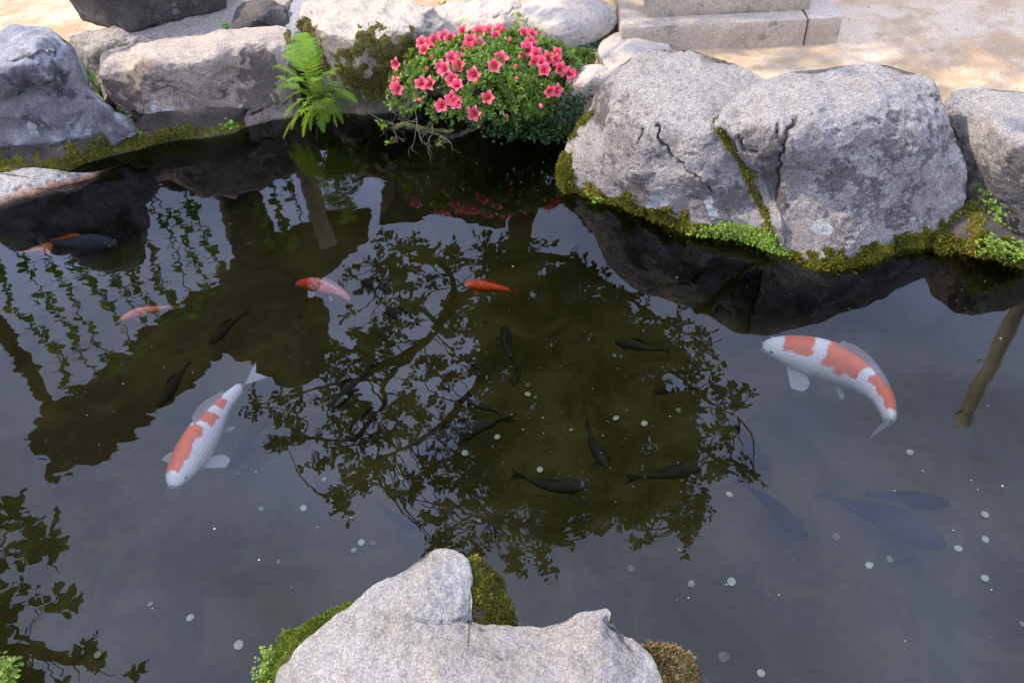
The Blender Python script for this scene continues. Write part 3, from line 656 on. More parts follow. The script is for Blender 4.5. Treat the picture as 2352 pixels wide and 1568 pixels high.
# whorls of leaves over the shell and inside it
nw = 2700
d = rng.normal(size=(nw, 3)); d[:, 2] = np.abs(d[:, 2]) * 1.0 - .35 * rng.random(nw); d /= np.linalg.norm(d, axis=1)[:, None]
q = az_shape(d) * (1 - .30 * rng.random(nw) ** 2.2)
Pw = AZC + d * q[:, None]; keep = (Pw[:, 2] > .03); Pw = Pw[keep]; d = d[keep]; nw = len(Pw)
gap = fbm(Pw, 7, 2) > -.24; Pw = Pw[gap]; d = d[gap]; nw = len(Pw)
nl = 7
ax = d + np.array([0, 0, .55]) + rng.normal(0, .25, (nw, 3)); ax /= np.linalg.norm(ax, axis=1)[:, None]
t1 = np.cross(ax, rng.normal(size=(nw, 3))); t1 /= np.linalg.norm(t1, axis=1)[:, None]; t2 = np.cross(ax, t1)
pos, dr, nr, sz, ti = [], [], [], [], []
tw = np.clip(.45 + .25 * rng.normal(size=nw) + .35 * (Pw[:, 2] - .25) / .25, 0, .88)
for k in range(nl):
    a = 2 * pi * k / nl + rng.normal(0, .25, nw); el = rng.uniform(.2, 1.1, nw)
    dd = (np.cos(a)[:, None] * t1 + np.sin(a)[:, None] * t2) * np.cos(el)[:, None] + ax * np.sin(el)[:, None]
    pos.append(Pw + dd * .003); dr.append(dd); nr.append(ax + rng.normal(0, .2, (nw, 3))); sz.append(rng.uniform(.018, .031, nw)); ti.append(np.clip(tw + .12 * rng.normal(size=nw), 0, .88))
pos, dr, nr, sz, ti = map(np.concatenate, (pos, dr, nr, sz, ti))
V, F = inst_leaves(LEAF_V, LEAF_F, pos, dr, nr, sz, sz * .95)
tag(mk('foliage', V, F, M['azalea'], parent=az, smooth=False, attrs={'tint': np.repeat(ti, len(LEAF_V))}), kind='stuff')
# stems inside
parts = []
for i in range(46):
    dd = rng.normal(size=3); dd[2] = abs(dd[2]) * .8 + .1; dd /= np.linalg.norm(dd)
    e = AZC + dd * az_shape(dd[None])[0] * .92
    mid = root_pt * .5 + e * .5 + rng.normal(0, .03, 3) - np.array([0, 0, .04])
    parts.append(tube(catmull([root_pt, mid, e], 9), np.linspace(.008, .002, 9), 5))
V, F = merge(parts); mk('stems', V, F, M['twig'], parent=az)
# low curved main branch and dead twigs over the water
def px_path(pts, n=24): return catmull([at(x, y, z) for x, y, z in pts], n)
V, F = tube(px_path([(935, 290, .12), (985, 300, .10), (1020, 313, .07), (1060, 309, .06), (1105, 285, .09), (1130, 240, .16)], 40) + .004 * rng.normal(size=(40, 3)), np.linspace(.013, .008, 40), 8)
mk('branch', V, F, M['bark'], parent=az)
V, F = tube(px_path([(905, 296, .10), (930, 286, .13), (960, 292, .12), (1000, 300, .1), (1040, 300, .12)], 30) + .003 * rng.normal(size=(30, 3)), np.linspace(.013, .010, 30), 8)
mk('branch', V, F, M['mossy_wood'], parent=az)
parts = []
def twig(p0, d0, L, r, depth=0):
    n = 7; P = [np.array(p0)]; dcur = np.array(d0, float)
    for k in range(n):
        dcur = dcur + rng.normal(0, .22, 3); dcur /= np.linalg.norm(dcur); P.append(P[-1] + dcur * L / n)
    parts.append(tube(P, np.linspace(r, r * .35, len(P)), 5))
    if depth < 2:
        for k in range(3):
            i = rng.integers(2, n); twig(P[i], dcur + rng.normal(0, .8, 3), L * .55, r * .6, depth + 1)
for (x, y, z, tx, ty) in [(915, 292, .11, 868, 275), (905, 300, .09, 905, 328), (925, 290, .12, 880, 300), (940, 250, .2, 900, 235), (950, 240, .2, 955, 300), (980, 290, .1, 1010, 330), (960, 270, .14, 930, 300), (990, 260, .16, 985, 310)]:
    a = at(x, y, z); b = at(tx, ty, max(z - .02, .04)); twig(a, (b - a) / np.linalg.norm(b - a), np.linalg.norm(b - a) * 1.1, .0032)
V, F = merge(parts); mk('dead_twigs', V, F, M['twig'], parent=az)
# bright sprigs at the lower left
pos, dr, nr, sz = [], [], [], []
for (x, y, z) in [(905, 243, .2), (893, 240, .2), (920, 235, .2), (876, 285, .13), (880, 295, .12), (915, 250, .2), (1010, 330, .05), (930, 262, .15), (945, 255, .16), (900, 180, .28), (893, 330, .05), (1185, 290, .12), (1215, 270, .14), (1230, 260, .15)]:
    c = at(x, y, z)
    for k in range(9):
        dd = rng.normal(size=3); dd[2] = abs(dd[2]); pos.append(c + rng.normal(0, .008, 3)); dr.append(dd); nr.append(rng.normal(size=3) + [0, 0, 1]); sz.append(rng.uniform(.016, .03))
V, F = inst_leaves(LEAF_V, LEAF_F, np.array(pos), np.array(dr), np.array(nr), np.array(sz))
tag(mk('foliage', V, F, M['clover'], parent=az, smooth=False, attrs={'tint': np.repeat(rng.uniform(.1, .7, len(pos)), len(LEAF_V))}), kind='stuff')

# flowers
m, t, N, L = nmat('azalea_petal')
out = N('OutputMaterial'); bs = N('BsdfPrincipled'); tr = N('BsdfTranslucent'); mx = N('MixShader'); a = N('Attribute', attribute_name='tint')
cc = N('ValToRGB'); e = cc.color_ramp.elements; e[0].position = 0; e[0].color = (.66, .02, .05, 1); e[1].position = 1; e[1].color = (.98, .28, .33, 1)
e2 = cc.color_ramp.elements.new(.45); e2.color = (.97, .14, .20, 1)
L(a.outputs['Fac'], cc.inputs['Fac']); L(cc.outputs['Color'], bs.inputs['Base Color']); L(cc.outputs['Color'], tr.inputs['Color'])
bs.inputs['Roughness'].default_value = .55; mx.inputs[0].default_value = .4
L(bs.outputs[0], mx.inputs[1]); L(tr.outputs[0], mx.inputs[2]); L(mx.outputs[0], out.inputs[0]); M['petal'] = m
M['stamen'] = leaf_mat('stamen', (.6, .08, .12), (.7, .2, .2), .6, .2)
def flower_mesh(seed, openness):
    r = np.random.default_rng(seed); Vs, Fs, T, base = [], [], [], 0
    for k in range(5):
        a = 2 * pi * k / 5 + r.normal(0, .07); nu_, nv_ = 8, 5
        s = np.linspace(0, 1, nu_); w = .008 + .72 * np.sin(np.clip(s, 0, 1) ** .85 * pi * .93) ** .8 * .5
        w[-1] = .06
        rr = .10 + s * (.86 if openness > .5 else .5) * (1 + .05 * r.normal()); zz = -.38 + .58 * np.sin(s * pi * .55) - (.22 * openness * s ** 3)
        if openness < .5: zz = -.3 + 1.1 * s; rr = .08 + .22 * np.sin(s * 2.4)
        v = np.linspace(-1, 1, nv_)
        for i in range(nu_):
            for j in range(nv_):
                ww = w[i] * v[j] * (.74 if openness > .5 else .35) * 1.25
                ruff = .05 * math.sin(3.0 * v[j] * pi + k + s[i] * 4) * s[i] + .10 * abs(v[j]) ** 2 * s[i] * (1 if openness > .5 else -1)
                x, y = rr[i] - .10 * v[j] ** 2 * s[i], ww
                Vs.append([x * math.cos(a) - y * math.sin(a), x * math.sin(a) + y * math.cos(a), zz[i] + ruff]); T.append(np.clip(s[i] * 1.15 - .1 + .08 * r.normal() - (.25 if k == 0 and abs(v[j]) < .6 else 0), 0, 1))
        Fs.append(grid_faces(nu_, nv_, False, base)); base += nu_ * nv_
    return np.array(Vs) * .5, np.concatenate(Fs), np.array(T)
def stamen_mesh(seed):
    r = np.random.default_rng(seed); ps = []
    for k in range(6):
        e = np.array([r.normal(0, .09), r.normal(0, .09), .26 + .06 * r.random()]); ps.append(tube([[0, 0, -.2], e * [.5, .5, .4], e], .012, 4))
    return merge(ps)
fl_me, st_me = [], []
for k in range(6):
    V, F, T = flower_mesh(k, 1.0 if k < 5 else .2)
    o = mk('flower', V, F, M['petal'], attrs={'tint': T}, origin=np.zeros(3)); fl_me.append(o.data); bpy.data.objects.remove(o)
V, F = stamen_mesh(3); o = mk('stamens', V, F, M['stamen'], origin=np.zeros(3), attrs={'tint': np.ones(len(V)) * .5}); st_me = o.data; bpy.data.objects.remove(o)
r2 = [(1060, 270), (1130, 280), (1180, 250), (1230, 240), (1085, 350), (1140, 305), (1030, 285), (1165, 225), (875, 425), (905, 560), (895, 590), (1350, 225), (1385, 290), (1430, 310), (1340, 200), (1480, 225), (1585, 230), (1525, 190), (1740, 250), (1780, 255), (1200, 450), (1260, 400), (1305, 440), (1290, 385), (1225, 480), (1055, 575), (1130, 570),
      (1270, 540), (1300, 590), (1260, 660), (1290, 690), (1190, 715), (1415, 505), (1540, 455), (1590, 410), (1505, 660), (1420, 760), (1760, 340), (1810, 380), (1840, 430), (1890, 400), (1935, 400), (1870, 480), (1940, 365), (2035, 510), (2060, 530), (2115, 570), (1900, 610), (1945, 605), (1975, 470), (1600, 180), (1430, 190), (1380, 320), (1560, 260), (1770, 310), (1800, 420)]
buds = [(1685, 515), (1625, 760), (1055, 657), (1350, 390), (1135, 385), (1675, 460), (1090, 470), (1840, 680), (1700, 400), (2060, 590), (1160, 330), (1630, 300)]
for i, (fx, fy) in enumerate(r2 + buds):
    bud = i >= len(r2)
    x, y = fx * .34 + 611.5, fy * .34
    P, dn = az_hit(x, y)
    toc = np.array([0, 0, H]) - P; toc /= np.linalg.norm(toc)
    nn = dn * .55 + toc * .75 + rng.normal(0, .24, 3); nn /= np.linalg.norm(nn)
    o = bpy.data.objects.new('flower_bud' if bud else 'flower', fl_me[5] if bud else fl_me[i % 5]); C.objects.link(o)
    qz = mathutils.Vector(nn).to_track_quat('Z', 'Y') @ mathutils.Quaternion((0, 0, 1), rng.uniform(0, 6.28))
    s = (.055 if bud else rng.uniform(.068, .086))
    o.rotation_mode = 'QUATERNION'; o.rotation_quaternion = qz; o.scale = (s, s, s); o.location = P + nn * .026 - np.array(az.location); o.parent = az
    if not bud:
        st = bpy.data.objects.new('stamens', st_me); C.objects.link(st); st.parent = o

# ------------------------------------------------------------------ ferns
def frond(path3, width, npin, root, mat, taper=1.0, name='frond'):
    P = catmull(path3, 40); T = np.gradient(P, axis=0); T /= np.linalg.norm(T, axis=1)[:, None]
    up = np.array([0, 0, 1.0]); S = np.cross(T, up); S /= np.linalg.norm(S, axis=1)[:, None] + 1e-9; U = np.cross(S, T)
    Ltot = np.linalg.norm(np.diff(P, axis=0), axis=1).sum()
    pos, dr, nr, sz, wd, ti = [], [], [], [], [], []
    for k in range(npin):
        s = .08 + .9 * k / npin; i = s * 39; i0 = int(i); f = i - i0; p = P[i0] * (1 - f) + P[min(i0 + 1, 39)] * f
        w = width * (math.sin(min(s * 1.35 + .22, 1.5)) ** 1.2) * (1 - s ** 3.0) ** 1.0 * (1 - .25 * s)
        for sd in (-1, 1):
            d0 = S[i0] * sd + T[i0] * .42 + U[i0] * .10 + rng.normal(0, .05, 3); d0 /= np.linalg.norm(d0)
            # each pinna: a row of small lobes either side of its midrib
            nlb = max(4, int(w / .0055))
            droop = -.25 * U[i0]
            for q_ in range(nlb):
                g = (q_ + .5) / nlb; pp = p + d0 * w * g + droop * w * g * g * .6
                lw_ = w * .24 * (1 - g) ** .6 + .0015
                for s2 in (-1, 1):
                    dl = T[i0] * s2 + d0 * .55; pos.append(pp); dr.append(dl); nr.append(U[i0]); sz.append(lw_ * .85); wd.append(max(w / nlb * 1.35, .0026)); ti.append(s)
    pos = np.array(pos); sz = np.array(sz); ti = np.clip(.25 + .55 * np.array(ti) + .12 * rng.normal(size=len(pos)), 0, .88)
    V, F = inst_leaves(BLADE_V * [1, 2.6, .5], BLADE_F, pos, np.array(dr), np.array(nr), sz, np.array(wd))
    tint = np.repeat(ti, 5)
    V2, F2 = tube(P, np.linspace(.0028, .0008, 40), 5)
    n0 = len(V); Vall = np.concatenate([V, V2]); Fall = [tuple(f) for f in F] + [tuple(i + n0 for i in f) for f in F2]
    return mk(name, Vall, Fall, mat, parent=root, smooth=False, attrs={'tint': np.concatenate([tint, np.full(len(V2), .6)])})
fr_c = at(738, 232, .10)
fern = thing('fern', fr_c, 'bright green fern growing from the gap beside the mossy boulder', 'fern')
FR = [((330, 500), (225, 225), .50, .13, 30), ((345, 480), (290, 262), .46, .11, 26), ((260, 540), (150, 300), .40, .10, 24), ((300, 700), (170, 880), .03, .08, 24), ((370, 700), (390, 900), .03, .08, 22), ((420, 680), (520, 840), .05, .08, 24), ((260, 640), (60, 600), .16, .08, 24), ((440, 600), (610, 640), .16, .07, 22), ((430, 560), (500, 470), .26, .06, 20), ((300, 520), (100, 380), .32, .08, 24), ((300, 560), (135, 345), .40, .1, 26), ((230, 560), (35, 452), .26, .07, 24), ((250, 600), (38, 632), .16, .08, 24), ((250, 690), (60, 520), .22, .07, 22), ((250, 690), (132, 815), .05, .085, 24),
      ((300, 760), (115, 940), .03, .085, 26), ((330, 720), (250, 930), .02, .085, 24), ((360, 660), (200, 800), .1, .075, 22), ((360, 690), (300, 885), .04, .08, 24), ((400, 660), (480, 862), .05, .085, 24), ((440, 640), (672, 782), .06, .085, 28), ((420, 640), (560, 795), .07, .08, 24),
      ((400, 610), (530, 590), .24, .07, 22), ((380, 560), (440, 510), .3, .06, 20), ((340, 480), (350, 350), .42, .09, 24), ((330, 500), (190, 430), .36, .08, 22), ((345, 610), (345, 555), .34, .07, 18), ((320, 600), (130, 560), .3, .08, 24), ((280, 620), (80, 740), .1, .085, 24), ((390, 600), (620, 700), .18, .085, 24), ((380, 700), (420, 830), .06, .08, 20)]
for (mx_, my_), (tx, ty), zt, wd, npn in FR:
    a = fr_c + rng.normal(0, .015, 3); tip = at(tx * .34 + 611.5, ty * .34, zt)
    mid = at(mx_ * .34 + 611.5, my_ * .34, max(.24, (zt + .22) / 2 + .06)); 
    mid = mid * .6 + ((a + tip) / 2 + [0, 0, .08]) * .4
    frond([a, mid, mid * .35 + tip * .65 + [0, 0, .02], tip], wd * .72, npn + 4, fern, M['fern'])
fern2_c = at(238, 228, .10)
fern2 = thing('fern', fern2_c, 'small dark green fern wedged between the blue grey and the long beige boulders', 'fern')
for (tx, ty, zt) in [(192, 155, .30), (200, 180, .26), (215, 172, .28), (232, 195, .22), (205, 205, .2)]:
    tip = at(tx, ty, zt); mid = (fern2_c + tip) / 2 + [0, 0, .03]
    frond([fern2_c, mid, mid * .4 + tip * .6 + [0, 0, .012], tip], .035, 16, fern2, M['fern_dark'])

# ------------------------------------------------------------------ small plants
def leafy(name, spots, n, spread, mat, label, cat, size=(.006, .012), tmpl='round', kind='stuff', hang=0.0, lift=.01, tint=(.1, .88)):
    pos = []
    for (x, y, z) in spots:
        pos.append(at(x, y, z) + rng.normal(0, 1, (n, 3)) * spread)
    P = np.concatenate(pos); nn = rng.normal(0, .35, (len(P), 3)) + np.array([0, -.35, 1]) ; dd = rng.normal(0, 1, (len(P), 3)); dd[:, 2] *= .25
    s = rng.uniform(*size, len(P))
    P[:, 2] = np.maximum(P[:, 2], .004)
    tv, tf = (ROUND_V, ROUND_F) if tmpl == 'round' else (LEAF_V, LEAF_F)
    V, F = inst_leaves(tv, tf, P + [0, 0, lift], dd, nn, s)
    o = mk(name, V, F, mat, smooth=False, attrs={'tint': np.repeat(rng.uniform(*tint, len(P)), len(tv))})
    return tag(o, label, cat, kind=kind)
def rock_surface_scatter(key, poly, rpx, n, size, mat, name, label, cat, off=.006, tint=(.2, .88)):
    G2, Nn, X, Y = root_cache[key]
    sel = (seg_dist(X, Y, poly) < rpx) & (G2[..., 2] > -.005); sel[:, :31] = False
    P = G2[sel]; nn = Nn[sel]; i = rng.integers(0, len(P), n); P = P[i] + rng.normal(0, .006, (n, 3)); nn = nn[i]
    o_ = nn * 1 + np.array([0, -.2, .7]) + rng.normal(0, .3, (n, 3)); dd = rng.normal(0, 1, (n, 3))
    s = rng.uniform(*size, n); V, F = inst_leaves(ROUND_V, ROUND_F, P + nn * off + rng.random((n, 1)) * nn * off, dd, o_, s)
    return tag(mk(name, V, F, mat, smooth=False, attrs={'tint': np.repeat(rng.uniform(*tint, n), len(ROUND_V))}), label, cat, kind='stuff')
kL = 'rock' + 'left one of the two great pale boulders right of the azalea, mossy at the water'
kR = 'rock' + 'right one of the two great pale boulders, largest rock in the scene, cracked face'
rock_surface_scatter(kL, [(1600, 540), (1660, 528), (1770, 545), (1780, 575)], 20, 1300, (.006, .011), M['clover'], 'creeping_plant', 'bright green round leaved creeping plant on the moss below the left great boulder', 'plant', off=.012)
rock_surface_scatter(kR, [(1770, 555), (1790, 590), (1810, 600)], 14, 260, (.006, .011), M['clover'], 'creeping_plant', 'few round green leaves at the foot of the crack between the great boulders', 'plant', off=.012)
rock_surface_scatter(kL, [(1372, 440), (1385, 450), (1378, 462)], 6, 14, (.010, .014), M['clover'], 'seedling', 'tiny green seedling on the mossy left corner of the left great boulder', 'plant', off=.02)
leafy('creeping_plant', [(x, y, .16 - .13 * k / 9) for k, (x, y) in enumerate([(2222, 372), (2230, 400), (2236, 425), (2240, 450), (2252, 470), (2264, 492), (2276, 505), (2285, 520), (2272, 540), (2290, 550)])], 26, np.array([.012, .012, .012]), M['clover'], 'green creeper climbing between the right great boulder and the edge boulder', 'plant', (.008, .015), lift=.05)
leafy('leafy_weed', [(2262, 570, .07), (2285, 580, .06), (2300, 585, .06), (2320, 590, .05), (2345, 595, .05), (2275, 592, .04)], 34, np.array([.02, .015, .012]), M['clover'], 'yellow green toothed weed at the water below the right edge boulder', 'plant', (.014, .026), 'leaf', lift=.03)
leafy('undergrowth', [(x, y, z) for x, y, z in [(1200, 280, .08), (1240, 290, .06), (1270, 280, .1), (1300, 260, .14), (1320, 240, .18), (1330, 280, .08), (1300, 300, .05), (1250, 310, .04), (1190, 300, .05), (1340, 215, .22), (1150, 300, .05)]], 190, np.array([.035, .03, .025]), M['under'], 'dark green small leaved undergrowth beneath the right side of the azalea', 'plant', (.010, .018))
leafy('ground_cover', [(1340, 118, .29), (1370, 105, .29), (1395, 92, .29), (1415, 78, .29), (1330, 124, .29), (1425, 66, .29), (1380, 98, .29)], 130, np.array([.025, .02, .006]), M['under'], 'strip of small green ground cover behind the rounded pale boulder', 'plant', (.008, .014))
leafy('leafy_weed', [(1188, 42, .40), (1190, 60, .38), (1185, 78, .36), (1195, 88, .34)], 16, np.array([.012, .01, .012]), M['clover'], 'pale green weed between the two pale rocks behind the azalea', 'plant', (.016, .03), 'leaf', tint=(.5, .88))
leafy('leafy_weed', [(1020, 14, .36), (1012, 22, .35)], 20, np.array([.014, .01, .006]), M['clover'], 'little green weed at the top edge behind the mossy boulder', 'plant', (.010, .016))
leafy('leafy_weed', [(275, 262, .14), (292, 272, .13), (300, 288, .12), (310, 300, .10), (322, 308, .09)], 14, np.array([.010, .01, .01]), M['clover'], 'trailing green weed between the blue grey boulder and the mossy bank rock', 'plant', (.010, .018))
leafy('leafy_weed', [(520, 292, .08), (527, 285, .10), (535, 296, .06)], 7, np.array([.010, .01, .01]), M['fern_dark'], 'little sprig growing on the dark bank rock below the long boulder', 'plant', (.012, .02))
leafy('leafy_weed', [(518, 68, .36), (524, 62, .37)], 16, np.array([.010, .01, .006]), M['fern_dark'], 'tiny green tuft beside the small round dark grey rock', 'plant', (.010, .016))
leafy('leafy_weed', [(1440, 75, .30), (1450, 77, .30)], 22, np.array([.014, .006, .004]), M['fern_dark'], 'tiny green tuft at the foot of the stone base', 'plant', (.006, .010))
leafy('grass_tuft', [(5, 1530, .16), (12, 1548, .14), (0, 1560, .14), (20, 1565, .12), (-20, 1540, .14)], 60, np.array([.014, .012, .012]), M['clover'], 'bright green sprig at the lower left corner', 'plant', (.010, .020), 'leaf', tint=(.2, .7))
leafy('leafy_weed', [(612, 1520, .06), (606, 1540, .05), (620, 1505, .06), (602, 1556, .05)], 30, np.array([.010, .01, .012]), M['clover'], 'fine yellow green sprigs on the left mossy flank of the near rock', 'plant', (.005, .009), lift=.015)

# ------------------------------------------------------------------ koi
def interp(s, xs, ys): return np.interp(s, xs, ys)
def koi_mat(name, rough=.35, spec=.5, sc=.25):
    m, t, N, L = nmat(name); out = N('OutputMaterial'); bs = N('BsdfPrincipled'); a = N('Attribute', attribute_name='col')
    L(a.outputs['Color'], bs.inputs['Base Color']); bs.inputs['Roughness'].default_value = rough; bs.inputs['Specular IOR Level'].default_value = spec
    L(bs.outputs[0], out.inputs[0])
    uv = N('Attribute', attribute_name='scale'); v = N('TexVoronoi'); L(uv.outputs['Vector'], v.inputs['Vector']); v.inputs['Scale'].default_value = 1.0; v.inputs['Randomness'].default_value = .15
    b = N('Bump'); b.inputs['Strength'].default_value = sc; b.inputs['Distance'].default_value = .002; L(v.outputs['Distance'], b.inputs['Height']); L(b.outputs[0], bs.inputs['Normal'])
    return m
M['koi'] = koi_mat('koi_skin', .4, .25, .7); M['koi_dark'] = koi_mat('dark_koi_skin', .6, .04); 
def fin_mat(name, c, tr_=.45):
    m, t, N, L = nmat(name); out = N('OutputMaterial'); bs = N('BsdfPrincipled'); tp = N('BsdfTransparent'); mx = N('MixShader'); a = N('Attribute', attribute_name='ray')
    L(mixc(N, L, ramp(N, L, a.outputs['Fac'], .3, .7), tuple(x * .88 for x in c), c), bs.inputs['Base Color']); bs.inputs['Roughness'].default_value = .5
    tl = N('BsdfTranslucent'); tl.inputs['Color'].default_value = (*[min(1, x * 1.08) for x in c], 1); m2 = N('MixShader'); m2.inputs[0].default_value = .55; L(bs.outputs[0], m2.inputs[1]); L(tl.outputs[0], m2.inputs[2])
    mx.inputs[0].default_value = 1 - tr_; L(tp.outputs[0], mx.inputs[1]); L(m2.outputs[0], mx.inputs[2]); L(mx.outputs[0], out.inputs[0]); return m
FM = {'white': fin_mat('fin_white', (.86, .88, .88), .12), 'red': fin_mat('fin_red', (.75, .10, .03), .35), 'orange': fin_mat('fin_orange', (.95, .24, .01), .05), 'dark': fin_mat('fin_dark', (.02, .02, .025), .3)}
M['eye'] = plain_mat('fish_eye', (.01, .01, .015), (.02, .02, .03), 40, .15, 0); M['eye_rim'] = plain_mat('fish_eye_rim', (.35, .42, .5), (.45, .5, .55), 40, .3, 0)
SX = [0, .015, .05, .12, .2, .3, .4, .5, .6, .7, .8, .9, .97, 1]
WX = [.014, .026, .040, .056, .066, .072, .073, .070, .062, .051, .039, .029, .022, .002]
HX = [.010, .020, .036, .054, .070, .082, .084, .079, .068, .053, .041, .033, .029, .018]
def koi(label, spine_px, z, colf, fin='white', wf=1.0, nu_=260, nv_=84, tail=(), tail_tilt=0.2, roll=0.0, dorsal=(.40, .74), dors_h=.045, group=None, name='koi', whisk=True, tail_len=.20, pect=1.0, dors_mat=None, tail_mat=None, zt=0.0, detail=True):
    n = len(spine_px)
    P = catmull([at(x, y, z + zt * k / (n - 1)) for k, (x, y) in enumerate(spine_px)], nu_)
    Lb = np.linalg.norm(np.diff(P, axis=0), axis=1).sum(); s = np.concatenate([[0], np.cumsum(np.linalg.norm(np.diff(P, axis=0), axis=1))]) / Lb
    T = np.gradient(P, axis=0); T /= np.linalg.norm(T, axis=1)[:, None]
    U0 = np.array([0, 0, 1.0]); S = np.cross(T, U0); S /= np.linalg.norm(S, axis=1)[:, None]; U = np.cross(S, T)
    S, U = S * math.cos(roll) + U * math.sin(roll), U * math.cos(roll) - S * math.sin(roll)
    Lt = Lb * 1.2; wf = wf * 1.38; w = interp(s, SX, WX) * Lt * wf; h = interp(s, SX, HX) * Lt * wf
    ph = np.linspace(-pi, pi, nv_, endpoint=False)                # 0 = back
    c, sn = np.cos(ph), np.sin(ph)
    sq = 1 + .06 * np.cos(2 * ph) ** 2
    G = P[:, None] + (w[:, None] * sn * sq)[..., None] * S[:, None] + (h[:, None] * (c - .12) * sq)[..., None] * U[:, None]
    snn, pnn = np.meshgrid(s, ph, indexing='ij')
    base = np.array(P.mean(0)); root = thing(name, P[nu_ // 2], label, 'koi' if name == 'koi' else 'fish', group)
    col = colf(snn, pnn)
    V = G.reshape(-1, 3); F = [tuple(f) for f in grid_faces(nv_ if False else nu_, nv_ + 0)]
    i, j = np.meshgrid(np.arange(nu_ - 1), np.arange(nv_), indexing='ij'); j2 = (j + 1) % nv_
    F = np.stack([i * nv_ + j, i * nv_ + j2, (i + 1) * nv_ + j2, (i + 1) * nv_ + j], -1).reshape(-1, 4)
    F = [tuple(f) for f in F] + [tuple(range(nv_)), tuple((nu_ - 1) * nv_ + k for k in range(nv_))[::-1]]
    scl = np.stack([snn * 44 + .5 * (np.round(pnn * 4.4) % 2), pnn * 4.4, np.zeros_like(snn)], -1).reshape(-1, 3)
    b = mk('body', V, F, M['koi_dark' if fin == 'dark' else 'koi'], parent=root, attrs={'col': col.reshape(-1, 3), 'scale': scl})
    # fins: sheets with a little thickness from rays
    def sheet(nm, A, B, mat, k1=12, k2=14, ruff=.03):
        A = np.asarray(A); B = np.asarray(B)                      # root line -> edge line
        A = catmull(A, k2); B = catmull(B, k2)
        g = np.linspace(0, 1, k1)[:, None, None]; Q = A[None] * (1 - g) + B[None] * g
        nn = np.cross(A[-1] - A[0], (B - A).mean(0)); nn /= np.linalg.norm(nn) + 1e-9
        ry = np.tile(np.arange(k2) % 2, (k1, 1)).astype(float)
        Q = Q + nn * ((ry - .5)[..., None] * .0005) + nn * (ruff * np.linalg.norm((B - A).mean(0)) * np.sin(g * 2.2 + np.linspace(0, 4, k2)[None, :, None]))
        return mk(nm, Q.reshape(-1, 3), grid_faces(k1, k2), FM[mat] if isinstance(mat, str) else mat, parent=root, attrs={'ray': ry.ravel()})
    idx = lambda q: int(np.clip(q * (nu_ - 1), 0, nu_ - 1))
    # dorsal
    ks = [idx(q) for q in np.linspace(dorsal[0], dorsal[1], 6)]
    hh = np.array([.75, 1, .85, .6, .4, .25]) * dors_h * Lt
    A = [P[k] + U[k] * h[k] * .82 for k in ks]; B = [P[min(k + idx(.05), nu_ - 1)] + U[k] * (h[k] + hh[q]) - S[k] * .02 * Lt for q, k in enumerate(ks)]
    sheet('dorsal_fin', A, B, dors_mat or fin, k2=24)
    # tail: vertical fork, tilted
    e = nu_ - 1; te = T[-6:].mean(0); ue = U[e] * math.cos(tail_tilt) + S[e] * math.sin(tail_tilt)
    if tail: tips = [at(x, y, zz) for x, y, zz in tail]
    else: tips = [P[e] + te * tail_len * Lt + ue * .085 * Lt, P[e] + te * tail_len * Lt - ue * .085 * Lt]
    midp = (tips[0] + tips[1]) / 2 * .72 + P[e] * .28
    A = [P[e] + ue * h[e] * .9 - te * .02 * Lt, P[e] - te * .02 * Lt, P[e] - ue * h[e] * .9 - te * .02 * Lt]
    B = [tips[0], tips[0] * .5 + midp * .5 + (tips[1] - tips[0]) * .04, midp, tips[1] * .5 + midp * .5 + (tips[0] - tips[1]) * .04, tips[1]]
    A = catmull(A, 5)
    sheet('tail_fin', A, B, tail_mat or fin, k1=14, k2=24)
    # pectoral, pelvic, anal
    for sd in (-1, 1):
        k = idx(.22); r0 = P[k] + S[k] * sd * w[k] * .86 - U[k] * h[k] * .45
        out_ = S[k] * sd * .8 + T[k] * .55 - U[k] * .25; out_ /= np.linalg.norm(out_); ln = .135 * Lt * pect; ac = np.cross(out_, U[k]); ac = ac if ac @ T[k] > 0 else -ac
        A = [r0 - ac * .012 * Lt, r0, r0 + ac * .015 * Lt]
        B = [r0 + out_ * ln * .80 - ac * ln * .25, r0 + out_ * ln * 1.0 + ac * ln * .08, r0 + out_ * ln * .80 + ac * ln * .38, r0 + out_ * ln * .45 + ac * ln * .42]
        sheet('pectoral_fin', A, B, fin, k2=14)
        if detail:
            k = idx(.52); r0 = P[k] + S[k] * sd * w[k] * .7 - U[k] * h[k] * .75
            out_ = S[k] * sd * .6 + T[k] * .8 - U[k] * .35; out_ /= np.linalg.norm(out_); ln = .09 * Lt
            A = [r0 - T[k] * .01 * Lt, r0, r0 + T[k] * .015 * Lt]; B = [r0 + out_ * ln * .8 - T[k] * .01, r0 + out_ * ln, r0 + out_ * ln * .5 + T[k] * ln * .3]
            sheet('pelvic_fin', A, B, fin, k2=10)
            k = idx(.085); c0 = P[k] + S[k] * sd * w[k] * .90 + U[k] * h[k] * .22
            u, v = np.meshgrid(np.linspace(0, 2 * pi, 12, endpoint=False), np.linspace(0, pi, 7), indexing='ij')
            sp = np.stack([np.cos(u) * np.sin(v), np.sin(u) * np.sin(v), np.cos(v)], -1).reshape(-1, 3)
            ey = mk('eye', c0 + sp * .0115 * Lt, grid_faces(12, 7, True), M['eye_rim'], parent=root)
            mk('pupil', c0 + (S[k] * sd + U[k] * .2) * .0055 * Lt + sp * .0075 * Lt, grid_faces(12, 7, True), M['eye'], parent=ey)
